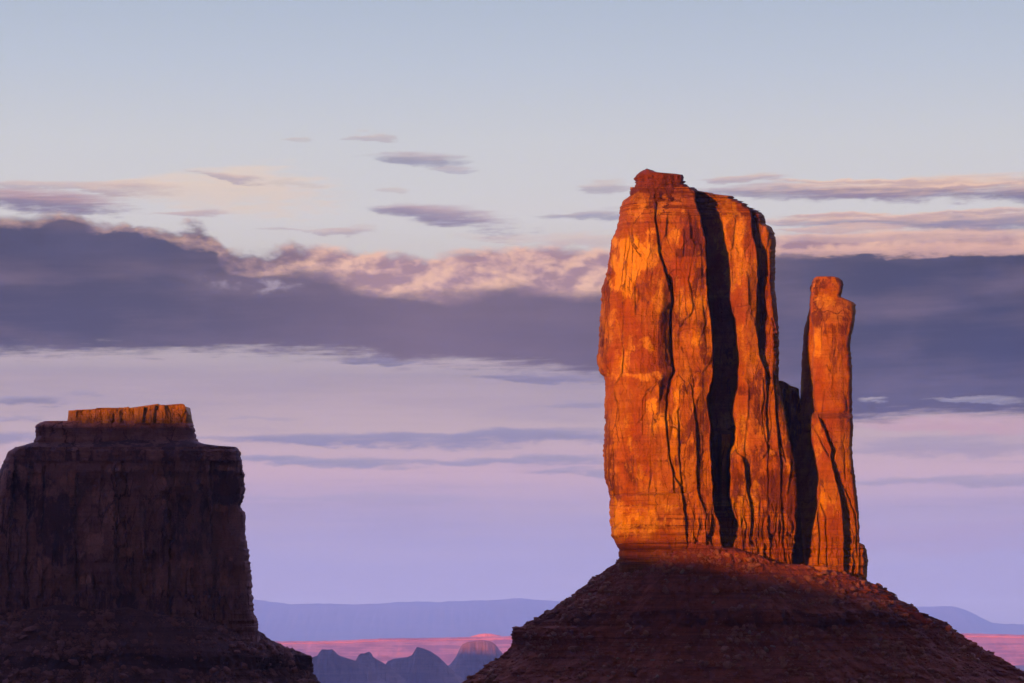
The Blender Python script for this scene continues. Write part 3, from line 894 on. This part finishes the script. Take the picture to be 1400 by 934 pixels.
rows_t = np.concatenate([np.linspace(753, 960, 640), np.linspace(962, 1160, 60)])
PL_ = [(740, -60), (753, -30), (758, -6), (765, 0), (785, 25), (808, 55), (822, 75), (842, 100), (856, 120), (859, 136), (864, 139), (872, 139), (876, 137), (882, 136), (888, 142), (900, 155), (915, 180), (934, 203), (1000, 300), (1160, 480)]
PR_ = [(740, -60), (753, -30), (758, -6), (762, 0), (775, 18), (803, 41), (820, 62), (830, 64), (860, 103), (885, 143), (925, 213), (960, 270), (1160, 560)]
PF_ = [(740, -90), (753, -45), (757, -8), (760, 0), (785, 32), (810, 66), (836, 104), (838, 106), (856, 110), (859, 108), (890, 150), (934, 214), (1000, 310), (1160, 520)]
Y_C = 1606.0
X, Y, Z, LG = talus('talus_slope', 1016, 171, Y_C, 40.0, base_right, PL_, PF_, PR_, -1.2, math.pi + 1.2, 1500, rows_t, 500, (838, 856, 3.0), 1.3)
co = np.stack([X, Y, Z], -1).reshape(-1, 3)
me = make_mesh('talus_slope', co, grid_quads(X.shape[0], X.shape[1], False), attrs={'ledge': LG})
child(link('talus_slope', me, M_SOIL), butte)
TALUS_R = (X, Y, Z)
LEDGE_R = LG

# ------------------------------------------------------------------ left butte
Y_L = 1380.0
butte2 = empty('flat_topped_butte', ((150 - 700) * Y_L / F, Y_L + 50, -90.0))
tag(butte2, 'broad dark flat topped butte in shade with only its caprock still sunlit', 'butte')
L_LEFT = yx([(20, 612), (12, 617), (6, 628), (0, 642), (-8, 690), (-14, 760), (-20, 850), (-22, 900)])
L_RIGHT = yx([(322, 611), (327, 615), (329, 620), (331, 632), (334, 652), (335.5, 668), (333, 680), (330, 690), (332, 698), (335.5, 704), (336.5, 714), (335, 728), (338.5, 745), (341.5, 762), (344, 790), (345.5, 815),
              (347.5, 838), (351, 848), (353.5, 857), (355, 866), (357, 900)])
L_STEPS = [([(40, 610), (38, 700), (34, 860)], 4.0), ([(62, 640), (58, 720), (56, 860)], -2.5), ([(105, 650), (103, 740), (106, 860)], 2.4), ([(157, 640), (158, 720), (159, 780), (161, 860)], 3.6), ([(174, 650), (172, 720), (176, 860)], -1.8),
           ([(199, 690), (199, 760), (200, 860)], 1.6), ([(231, 680), (232, 740), (231, 790), (233, 860)], 2.6), ([(288, 615), (287, 680), (289, 740), (290, 860)], 4.4), ([(262, 780), (266, 815), (268, 860)], 2.0),
           ([(118, 790), (119, 820), (119, 860)], -3.0), ([(128, 790), (129, 820), (129, 860)], 3.4), ([(20, 640), (14, 720), (8, 860)], 2.0)]


def left_depth(px, py):
    d = 0.0005 * (px - 190) ** 2 + pl(py, [(611, 5), (618, 3), (640, 1.5), (645, .5), (700, 0), (800, -1.5), (850, -3), (900, -4)])
    for i, (line, s) in enumerate(L_STEPS):
        y0 = line[0][1]
        d = d + step(px, py, line, [(y0 - 6, 0), (y0 + 10, s), (y0 + 90 + 30 * (i % 3), s * .8), (900, s * .5)], 1.0, 600 + i, 4.0)
        d += groove(px, py, line[:-1] if i % 2 else line, [(y0, 2.2), (y0 + 40, .6), (y0 + 70, 2.0), (900, 1.0)], 1.2, 640 + i, 2.0)
    d += rock_detail(px, py, 700, 1.7, lambda y: np.maximum(sstep(y, 645, 635), sstep(y, 815, 835)))
    for cx, cy, rx, ry, a in ((172, 758, 12, 12, 1.2), (118, 790, 9, 9, -1.4), (315, 765, 7, 9, -1.0), (135, 740, 18, 20, .6), (250, 770, 16, 18, .6), (95, 690, 26, 24, .6), (215, 690, 24, 14, .5)):
        e = ((px - cx) / rx) ** 2 + (np.minimum(py - cy, 0) / ry) ** 2
        d += a * sstep(e, 1.1, 0.9) * sstep(py, cy + ry * 2.4, cy + ry * .4)
    return d


def left_attrs(px, py):
    va = soft_patch(px, py, [(25, 680, 30, 60, .6), (75, 720, 26, 60, .8), (250, 710, 40, 50, .6), (310, 670, 22, 26, .9), (200, 740, 30, 40, .5), (150, 830, 200, 24, .5), (190, 620, 170, 14, .5)], 720)
    sc = soft_patch(px, py, [(90, 665, 34, 16, .55), (130, 745, 16, 18, .6), (172, 755, 11, 8, .9), (118, 792, 7, 6, .9), (250, 775, 24, 14, .5), (215, 690, 30, 10, .5), (60, 775, 10, 16, .5),
                             (110, 740, 20, 30, .5), (230, 660, 24, 10, .6), (300, 790, 16, 14, .5), (40, 650, 20, 14, .6), (205, 790, 22, 16, .55), (155, 700, 14, 30, .4), (312, 640, 14, 4, .8), (305, 695, 12, 5, .7), (316, 765, 5, 5, .8), (185, 640, 30, 5, .6), (130, 680, 12, 12, .5)], 740)
    return {'varnish_and_shade': va, 'scar': sc}


me = column_mesh('cliff', Y_L, np.concatenate([np.linspace(611, 870, 640), [885, 900]]), edge_fn(L_LEFT, 91), edge_fn(L_RIGHT, 92, 1.4), left_depth, 130.0, 800, 60, left_attrs, (14, 10), (10, 10))
child(link('cliff', me, M_ROCK2), butte2)

# bench sloping up to the cap
BL = yx([(60, 599), (48, 604), (24, 611), (16, 616), (14, 630)])
BR = yx([(262, 599), (271, 603.5), (280, 607), (300, 609.5), (318, 610.5), (325, 612), (327, 616), (328, 630)])
me = column_mesh('bench', Y_L, np.linspace(599, 630, 70), edge_fn(BL, 93, .8), edge_fn(BR, 94, .8),
                 lambda px, py: pl(py, [(599, 22), (616, 4.5), (630, 5)]) + .6 * fbm2(px / 5, py / 3, 95, 4) + 0.0005 * (px - 190) ** 2, 110.0, 500, 40,
                 lambda px, py: {'varnish_and_shade': 0.6 + 0 * px, 'scar': 0 * px}, (10, 8), (10, 8))
child(link('bench', me, M_ROCK2), butte2)

# dark layered lower cap and pale top bed
KL = yx([(62, 575.5), (55, 577.5), (49, 582), (48, 590), (48, 600), (46, 604), (44, 612)])
KR = yx([(258, 575.5), (263, 578), (264, 583), (267, 589), (268, 594), (270, 600), (271, 604), (274, 612)])
me = column_mesh('lower_caprock', Y_L + 20, np.linspace(575.5, 612, 150), edge_fn(KL, 96, 1.5), edge_fn(KR, 97, 1.5),
                 lambda px, py: pl(py, [(575, 3), (582, .5), (600, 0), (606, -1.5), (612, -5)]) + 0.0005 * (px - 160) ** 2 + 1.5 * fbm2(px / 30, py / 30, 98, 3)
                 + rock_detail(px, py, 760, .6, lambda y: np.ones_like(y)), 70.0, 520, 40, lambda px, py: {'varnish_and_shade': 0.22 + 0 * px, 'scar': 0 * px}, (8, 9), (8, 9))
child(link('lower_caprock', me, M_ROCK2), butte2)
TOPL = [(92, 563), (110, 562.5), (125, 560), (140, 558.5), (165, 559), (185, 557.5), (205, 556), (215, 554.5), (240, 553.5), (249, 553.5)]
CL = yx([(135, 558.6), (122, 560.5), (100, 562.5), (94, 563.5), (93.5, 570), (93, 573), (90, 577), (88, 582)])
rows_c = np.linspace(0, 1, 90)


def top_bed():
    """pale bed whose upper edge climbs to the right: rows run from that edge down to its foot"""
    nf, nb = 460, 50
    px = np.linspace(93.5, 262, nf)[None, :]
    ptop = pl(px, TOPL + [(252, 555), (255, 560), (258, 565), (261, 568), (264, 570)]) + 1.6 * fbm2(px / 4.5, px * 0, 771, 5) + 1.3 * bedding(px, 776, 5.5) + .7 * bedding(px, 777, 2.4) + .6 * fbm2(px / 14, px * 0, 772, 3)
    t = rows_c[:, None]
    py = ptop + (579 - ptop) * t
    pxx = px + 0 * py + (px - 178) / 84.0 * 2.5 * t ** 2
    d = 2.5 - 2.0 * t + 0.0008 * (pxx - 178) ** 2 + 1.6 * fbm2(pxx / 22, py / 40, 773, 3) + rock_detail(pxx, py, 774, 1.7, lambda y: np.full_like(y, .5))
    q = np.clip(np.maximum((102 - px) / 9, (px - 252) / 10), 0, 1)
    d = d + 9 * (1 - np.sqrt(1 - q ** 2 * .999))
    s = np.linspace(1, 0, nb)[None, :]
    pb = 95 + (260 - 95) * s
    tb = pl(pb, TOPL + [(264, 558)]) + 1.0
    pyb = tb + (579 - tb) * t
    db = np.full_like(pyb, 50.0) + 4 * fbm2(pb / 20, pyb / 20, 775, 3)
    PX = np.concatenate([pxx, pb + 0 * pyb], 1)
    PY = np.concatenate([py, pyb], 1)
    D = np.concatenate([d, db], 1)
    Yv = Y_L + 20 + D
    Xv, _, Zv = pxw(PX, PY, Yv)
    return closed_stack('upper_caprock', Xv, Yv, Zv, {'varnish_and_shade': 0.1 + 0 * PX, 'scar': 0.35 + 0 * PX})


child(link('upper_caprock', top_bed(), M_CAP2), butte2)


def base_left(phi):
    xs = 167 + 190 * np.cos(phi)
    return pl(xs, [(-30, 860), (20, 846), (60, 838), (100, 834), (150, 842), (200, 838), (260, 848), (310, 852), (357, 866)]) - 90.0


# left talus is built with rows in the same 740.. numbering, shifted down by 90
PLL = [(740, -80), (753, -30), (760, 0), (790, 34), (830, 80), (1100, 400)]
PRR = [(740, -80), (753, -40), (758, -3), (762, 0), (775, 17), (787, 37), (795, 53), (797, 57), (808, 59), (826, 63), (843, 73), (900, 150), (1100, 420)]
PFF = [(740, -90), (753, -40), (757, -4), (760, 0), (790, 40), (800, 58), (805, 60), (818, 66), (850, 116), (1100, 430)]
rows_l = np.concatenate([np.linspace(753, 860, 380), np.linspace(862, 1100, 60)])
X, Y, Z, LG = talus('talus_slope', 167, 190, Y_L + 55, 62.0, base_left, PLL, PFF, PRR, -1.0, math.pi + 0.8, 1500, rows_l, 540, (806, 822, 2.0))
Z = Z - 90.0 * (Y_L + 55) / F
me = make_mesh('talus_slope', np.stack([X, Y, Z], -1).reshape(-1, 3), grid_quads(X.shape[0], X.shape[1], False), attrs={'ledge': LG})
child(link('talus_slope', me, M_SOIL2), butte2)
TALUS_L = (X, Y, Z)
LEDGE_L = LG

# ------------------------------------------------------------------ stones on the slopes
def stone(rng, n_sub=1):
    """angular block: a cube cut by random planes and roughened; returns unit vertices and triangles"""
    import bmesh
    bm = bmesh.new()
    bmesh.ops.create_icosphere(bm, subdivisions=n_sub, radius=1.0)
    co = np.array([v.co[:] for v in bm.verts])
    tri = np.array([[v.index for v in f.verts] for f in bm.faces])
    bm.free()
    for _ in range(9):
        n = rng.normal(size=3)
        n /= np.linalg.norm(n)
        h = rng.uniform(.45, .75)
        d = co @ n
        co = co - np.where(d > h, d - h, 0)[:, None] * n
    co *= np.array([1.0, rng.uniform(.7, 1.0), rng.uniform(.5, .85)])
    return co, tri


def slope_points(T, pts):
    """points of a slope grid seen at the given photograph positions"""
    X, Y, Z = T
    ux, uy = 700 + X / Y * F, HORIZON - Z / Y * F
    seen = np.sin(np.linspace(0, 1, X.shape[1]) * 0 + 1)[None, :] * (Y < np.median(Y) + 30)
    out = []
    for px, py in pts:
        d = np.hypot(ux - px, uy - py) + (seen < .5) * 1e3
        d = d + (Y - Y.min()) * 0.002
        i = np.unravel_index(np.argmin(d), d.shape)
        out.append((X[i], Y[i], Z[i]))
    return out


def scree(name, T, root, mat, count, seed, ylim, size, ledge):
    """loose stones nobody could count: one part of the butte"""
    rng = np.random.default_rng(seed)
    X, Y, Z = T
    kinds = [stone(rng, 1) for _ in range(12)]
    ux, uy = 700 + X / Y * F, HORIZON - Z / Y * F
    ok = (uy > ylim) & (uy < 945) & (ux > -20) & (ux < 1420) & (Y < np.median(Y) + 20)
    clump = fbm2(X / 9, (Y + Z) / 9, seed, 4) + 0.6 * fbm2(X / 40, (Y + Z) / 40, seed + 1, 3)
    # equal shares of slope area, more where stones gather
    area = np.abs(np.gradient(X, axis=1)) * np.abs(np.gradient(Z, axis=0)) + 1e-6
    w = (ok * area * np.clip(clump + .25, 0.03, 2) * (1 - 0.93 * np.clip(ledge * 2, 0, 1))).ravel()
    idx = rng.choice(w.size, count, p=w / w.sum())
    P = np.stack([X.ravel()[idx], Y.ravel()[idx], Z.ravel()[idx]], -1)
    P[:, :2] += rng.normal(size=(count, 2)) * 0.3
    sz = np.minimum(0.32 * rng.pareto(1.8, count) + 0.26, 3.2) * size
    cos, tris, n = [], [], 0
    for p, r in zip(P, sz):
        co, tri = kinds[rng.integers(12)]
        a, b = rng.uniform(0, 6.28), rng.normal() * .5
        Rz = np.array([[math.cos(a), -math.sin(a), 0], [math.sin(a), math.cos(a), 0], [0, 0, 1]])
        Rx = np.array([[1, 0, 0], [0, math.cos(b), -math.sin(b)], [0, math.sin(b), math.cos(b)]])
        cos.append(co @ (Rz @ Rx).T * r + p + (0, 0, r * .15))
        tris.append(tri + n)
        n += len(co)
    me = make_mesh(name, np.vstack(cos), None, np.vstack(tris), False)
    o = child(link(name, me, mat), root)
    o['kind'] = 'stuff'
    return o


M_STONE = soil_material('talus_stone', (0.50, 0.17, 0.09), (0.56, 0.22, 0.13), (0.36, 0.12, 0.06))
M_STONE2 = soil_material('maroon_stone', (0.44, 0.17, 0.14), (0.52, 0.21, 0.18), (0.32, 0.12, 0.10))
M_PALE = soil_material('pale_stone', (0.46, 0.25, 0.16), (0.54, 0.31, 0.20), (0.38, 0.20, 0.12))
scree('scree', TALUS_R, butte, M_STONE, 9000, 11, 752, 1.0, LEDGE_R)
scree('pale_scree', TALUS_R, butte, M_PALE, 260, 13, 765, .55, LEDGE_R)
scree('scree', TALUS_L, butte2, M_STONE2, 6000, 12, 835, .95, LEDGE_L)
rng = np.random.default_rng(5)
BOULDERS = [
    (TALUS_R, 786, 891, 4.2, 3.0, M_STONE, 'big red block low on the left slope of the sunlit butte, below its overhanging ledge'),
    (TALUS_R, 808, 872, 3.2, 2.2, M_STONE, 'red slab tucked just under the ledge of the left talus slope'),
    (TALUS_R, 858, 867, 2.6, 2.2, M_STONE, 'angular red block below the talus ledge, left of the slope middle'),
    (TALUS_R, 845, 901, 1.1, 1.1, M_PALE, 'small pale stone on the dark talus, left of centre'),
    (TALUS_R, 832, 925, 1.1, .9, M_PALE, 'small pale stone at the foot of the talus by the picture edge'),
    (TALUS_R, 892, 903, 1.4, .9, M_PALE, 'pale flat stone midway down the talus'),
    (TALUS_R, 930, 906, 2.0, 1.9, M_STONE, 'rounded red boulder in the middle of the lower talus'),
    (TALUS_R, 899, 925, 1.3, .9, M_PALE, 'pale stone lowest on the middle of the talus'),
    (TALUS_R, 1049, 890, 2.2, 1.9, M_PALE, 'largest pale boulder, under the ledge right of the talus middle'),
    (TALUS_R, 1057, 884, 1.9, .7, M_PALE, 'pale slab beside the largest pale boulder'),
    (TALUS_R, 1025, 866, 1.1, 1.6, M_PALE, 'upright pale stone at the foot of the dark ledge'),
    (TALUS_R, 1042, 865, 1.3, .9, M_PALE, 'pale stone against the ledge foot, right of the upright one'),
    (TALUS_R, 976, 824, 1.7, .8, M_PALE, 'pale slab above the ledge in the middle of the talus'),
    (TALUS_R, 933, 782, 1.4, 1.2, M_PALE, 'pale stone near the top of the talus under the tower'),
    (TALUS_R, 910, 793, .9, .7, M_PALE, 'tiny pale stone high on the talus'),
    (TALUS_R, 1204, 833, 1.0, .8, M_PALE, 'small pale stone on the right talus slope below the thumb'),
    (TALUS_L, 43, 862, 3.6, 1.6, M_STONE2, 'long pinkish slab on the left butte talus'),
    (TALUS_L, 33, 872, 2.8, 1.5, M_STONE2, 'shorter pinkish slab below the long one on the left butte talus'),
    (TALUS_L, 101, 907, 2.5, 2.2, M_STONE2, 'rounded boulder low on the left butte talus'),
    (TALUS_L, 82, 894, 2.6, 1.8, M_STONE2, 'boulder just above the rounded one on the left butte talus'),
    (TALUS_L, 305, 865, 2.8, 2.0, M_STONE2, 'big boulder under the right corner of the left butte cliff'),
    (TALUS_L, 318, 885, 2.2, 1.8, M_STONE2, 'upper block of the pair on the right talus of the left butte'),
    (TALUS_L, 325, 892, 1.8, 1.2, M_STONE2, 'lower block of the pair on the right talus of the left butte'),
]
for T, px, py, w_, h_, mat, lab in BOULDERS:
    (p,) = slope_points(T, [(px, py)])
    co, tri = stone(rng, 2)
    co = co * np.array([w_, w_ * .9, h_]) * 1.25 + rng.normal(size=co.shape) * .05
    me = make_mesh('boulder', co, None, tri, False)
    o = link('boulder', me, mat)
    o.location = (p[0], p[1] + .2, p[2] + h_ * .25)
    o.rotation_euler = (rng.normal() * .2, rng.normal() * .25, rng.uniform(-.5, .5))
    tag(o, lab, 'boulder', 'boulders lying on the talus slopes')

# ------------------------------------------------------------------ ground, far things
GROUND = -74.0
GX = np.concatenate([np.linspace(-54000, -3000, 60), np.linspace(-2900, 2900, 120), np.linspace(3000, 54000, 60)])
GY = np.concatenate([np.linspace(-6000, 500, 30), np.linspace(600, 8000, 160), np.linspace(8200, 170000, 160)])
gx, gy = np.meshgrid(GX, GY)
gz = GROUND - 340 * sstep(gy, 1500, 12000) + 10 * fbm2(gx / 900, gy / 900, 800, 5) + 4 * fbm2(gx / 120, gy / 120, 801, 3)
gz = gz + 71.0 * np.exp(-(gx / 260) ** 2 - ((gy + 60) / 260) ** 2)     # the rise the viewer stands on
me = make_mesh('ground', np.stack([gx, gy, gz], -1).reshape(-1, 3), grid_quads(len(GY), len(GX), False))
M_GROUND = soil_material('desert_ground', (0.24, 0.10, 0.06), (0.20, 0.10, 0.06), (0.16, 0.09, 0.06))
o = link('ground', me, M_GROUND)
tag(o, kind='structure')


def simple_rock(name, a, b, scale, bedscale, streaks=0.4):
    m, t, bs = new_mat(name)
    x, y, z = obj_xyz(t)
    n = noise(t, vec(t, x, y, z), scale, 6, 0.6)
    bd = noise(t, vec(t, x * scale * .15, y * scale * .15, z * bedscale), 1.0, 5, 0.65)
    st = noise(t, vec(t, x * scale * 5, y * scale * 5, z * scale * .6), 1.0, 4, 0.6)
    col = mix(t, (n * 0.45 + bd * 0.55).smooth(0.45, 0.55), a, b)
    col = mix(t, st.smooth(0.5, 0.72) * streaks, col, tuple(q * 0.55 for q in a))
    t.links.new(col, bs.inputs['Base Color'])
    return m


def ridge(name, Y0, thick, pts, base_z, nx, nz, foot, rough_px, seed, mat, dmod=None, relief=0.08):
    """a landform whose crest follows (px, py) points at distance Y0; foot = metres its slope spreads at the base"""
    px = np.linspace(pts[0][0], pts[-1][0], nx)[None, :]
    crest = pl(px, pts) + rough_px * fbm2(px / 9, px * 0 + seed, seed, 5)
    zc = (HORIZON - crest) * Y0 / F
    x = (px - 700) * Y0 / F
    t = np.concatenate([np.linspace(0, 1, nz), 1 - np.linspace(0, 1, max(6, nz // 4))[1:]])[:, None]
    front = (np.arange(len(t)) < nz)[:, None]
    # first nz rows climb down the seen side, the rest climb down the far side
    tt = np.where(front, t, 1 - t)
    tt = np.where(front, t, np.linspace(0, 1, nz + max(6, nz // 4) - 1)[:, None] * 0 + (1 - t))
    Z = zc + (base_z - zc) * tt
    Yd = np.where(front, -foot * tt, thick + foot * tt)
    n = fbm2(px / 7 + 0 * tt, tt * 2.5, seed + 1, 5) + 0.6 * np.abs(fbm2(px / 3.5, tt * 1.3, seed + 2, 4))
    Yd = Yd + np.where(front, 1, -1) * n * foot * relief * np.minimum(1, tt * 6)
    if dmod is not None:
        Yd = Yd + np.where(front, dmod(px, tt), 0)
    # front rows must run from the base up, over the crest and down behind
    order = np.concatenate([np.arange(nz)[::-1], np.arange(nz, len(t))])
    X = np.broadcast_to(x, Z.shape)[order]
    return make_mesh(name, np.stack([X, (Y0 + Yd)[order], Z[order]], -1).reshape(-1, 3), grid_quads(len(order), nx, False)[:, ::-1])


M_MT = simple_rock('far_mountain_rock', (0.07, 0.07, 0.06), (0.10, 0.09, 0.075), 0.0012, 0.004)
M_MESA = simple_rock('far_mesa_rock', (0.36, 0.11, 0.10), (0.62, 0.22, 0.18), 0.0022, 0.022, 0.08)
M_FARB = simple_rock('distant_butte_rock', (0.17, 0.075, 0.055), (0.22, 0.10, 0.07), 0.01, 0.06, 0.08)

me = ridge('mountains', 150000, 5000, [(-300, 838), (-100, 822), (100, 828), (280, 818), (350, 820), (372, 823), (400, 826.5), (440, 825), (470, 826.5), (500, 826), (540, 823.5), (570, 822.5), (600, 823), (640, 821.5), (680, 820.5),
           (700, 818.5), (712, 818), (730, 820), (760, 822), (820, 828), (900, 836), (1000, 842), (1100, 846), (1180, 840), (1225, 833), (1248, 829.5), (1275, 829.5), (1290, 829), (1300, 828.5), (1312, 831), (1325, 836), (1340, 844),
           (1355, 851), (1375, 853), (1400, 853.5), (1480, 850), (1700, 845)], GROUND - 360, 900, 60, 9500, .5, 850, M_MT, relief=0.012)
tag(link('mountains', me, M_MT), kind='structure')


def mesa_relief(px, tt):
    """cliff bands and shallow bays along the far mesa"""
    bay = 16 * fbm2(px / 16, px * 0, 861, 4) * np.minimum(1, tt * 8)
    return bay + 110 * bedding(tt * 40, 862, 4.0) * np.minimum(1, tt * 10)


me = ridge('far_mesa', 49000, 2400, [(-300, 880), (100, 878), (340, 877), (380, 876.8), (440, 876.2), (480, 875), (520, 873), (560, 872.5), (600, 872), (640, 871), (680, 870), (760, 869.5), (1000, 868), (1200, 866.5), (1300, 866),
           (1325, 866), (1360, 867), (1400, 868), (1600, 868), (1800, 869)], GROUND - 350, 1100, 90, 1500, .35, 860, M_MESA, dmod=mesa_relief, relief=0.012)
o = link('far_mesa', me, M_MESA)
tag(o, 'long low pink sunlit mesa along the valley horizon, in front of the blue mountains', 'mesa')
me = ridge('mesa_dome', 50600, 500, [(636, 874), (642, 871), (650, 868.6), (656, 867), (664, 866), (672, 866.3), (678, 868), (684, 869.5), (692, 873)], GROUND - 200, 160, 40, 300, .25, 863, M_MESA)
d_ = link('dome', me, M_MESA, o)

for nm, lab, Y0, pts, sd in (
        ('distant_butte', 'small distant butte with a flat block top, beside the left butte talus', 24500,
         [(395, 934), (408, 915), (420, 904), (428, 898), (434, 896), (438, 890), (440, 887.5), (447, 888), (454, 887.5), (457, 890), (462, 895), (472, 899), (480, 902), (492, 905), (520, 926), (530, 934)], 870),
        ('distant_butte', 'small distant butte with a knobbed summit, second from the left butte', 25500,
         [(455, 932), (478, 908), (487, 902), (490, 896), (493, 893.5), (498, 893.5), (502, 891.5), (505, 891), (508, 894), (510, 898), (516, 902), (524, 906), (534, 913), (556, 932)], 875),
        ('distant_butte', 'distant butte with a pointed left tip and long right slope', 26600,
         [(500, 936), (524, 913), (530, 904), (540, 900), (556, 898.5), (563, 896), (567, 890), (570, 884.5), (573, 885), (580, 887), (590, 891), (600, 898), (608, 906), (616, 914), (640, 934)], 880),
        ('distant_butte', 'rounded distant butte, pinkish and biggest of the row, beside the right talus', 30800,
         [(590, 934), (605, 914), (616, 908), (624, 897), (628, 888), (632, 881), (640, 878), (652, 876), (662, 875.5), (670, 876.5), (678, 882), (684, 890), (694, 899), (706, 906), (730, 930)], 885)):
    me = ridge(nm, Y0, 160, pts, GROUND - 400, 220, 50, 420, .35, sd, M_FARB, relief=0.05)
    tag(link(nm, me, M_FARB), lab, 'butte', 'distant buttes on the valley floor')


# ------------------------------------------------------------------ mesas out of view that throw the evening shade
def shade_mesa(name, pts_st, along, depth):
    """landform crossing the sun's path: (s, t) = coordinate across the light, and height of its shadow line at along = 0"""
    ct, st_, te = math.cos(SUN_AZ), math.sin(SUN_AZ), math.tan(SUN_EL)
    s = np.linspace(pts_st[0][0], pts_st[-1][0], 500)[None, :]
    zt = pl(s, pts_st) + 1.2 * fbm2(s / 25, s * 0 + along, 900, 4) - along * te
    q = np.array([0, .12, .3, .34, .62, .66, .9, 1.0])[:, None]
    hh = np.array([0, .45, .55, .97, .97, .55, .45, 0])[:, None]
    hh = np.where(hh == .97, 1.0, hh)
    a = along + (q - .5) * depth + depth * .05 * fbm2(s / (depth * .12), q * 2, 901, 5) + depth * .03 * np.abs(fbm2(s / (depth * .05), q * 1.2, 902, 4))
    X = s * ct + a * st_
    Y = -s * st_ + a * ct
    Z = GROUND - 380 + (zt - GROUND + 380) * hh
    me = make_mesh(name, np.stack([X, Y, Z], -1).reshape(-1, 3), grid_quads(8, 500, False)[:, ::-1])
    return tag(link(name, me, M_GROUND), kind='structure')


shade_mesa('shade_hill', [(-4200, 60), (-3400, 150), (-1000, 183.5), (-868, 181.5), (-838, 172), (-800, 148), (-783, 144), (-740, 139), (-715, 133), (-669, 124), (-630, 110), (-590, 90), (-500, 84), (-200, 70), (0, 60)], -700.0, 500.0)
far_t = 20440 * math.tan(SUN_EL)
shade_mesa('shade_hill', [(-23000, far_t - 300), (-19500, far_t + 262), (-16600, far_t + 245), (-15100, far_t + 132), (-14700, far_t + 105), (-14150, far_t + 28), (-12600, far_t - 84), (-11500, -200)], 16100.0, 1700.0)  # added out of view, crest shaped to keep the distant buttes in shade

# ------------------------------------------------------------------ haze
HX, HY0, HY1, HZ0, HZ1 = 55000.0, -8000.0, 175000.0, GROUND - 470.0, 2350.0
hv = [(sx * HX, y, z) for z in (HZ0, HZ1) for y in (HY0, HY1) for sx in (-1, 1)]
me = bpy.data.meshes.new('haze')
me.from_pydata(hv, [], [(0, 2, 3, 1), (4, 5, 7, 6), (0, 1, 5, 4), (2, 6, 7, 3), (0, 4, 6, 2), (1, 3, 7, 5)])
hm = bpy.data.materials.new('evening_haze')
hm.use_nodes = True
hm.node_tree.nodes.clear()
pv = hm.node_tree.nodes.new('ShaderNodeVolumePrincipled')
pv.inputs['Color'].default_value = (0.52, 0.58, 1.0, 1)
pv.inputs['Density'].default_value = 1.1e-5
pv.inputs['Absorption Color'].default_value = (1, 1, 1, 1)
pv.inputs['Anisotropy'].default_value = 0.65
ho = hm.node_tree.nodes.new('ShaderNodeOutputMaterial')
hm.node_tree.links.new(pv.outputs[0], ho.inputs['Volume'])
tag(link('haze', me, hm), kind='stuff')
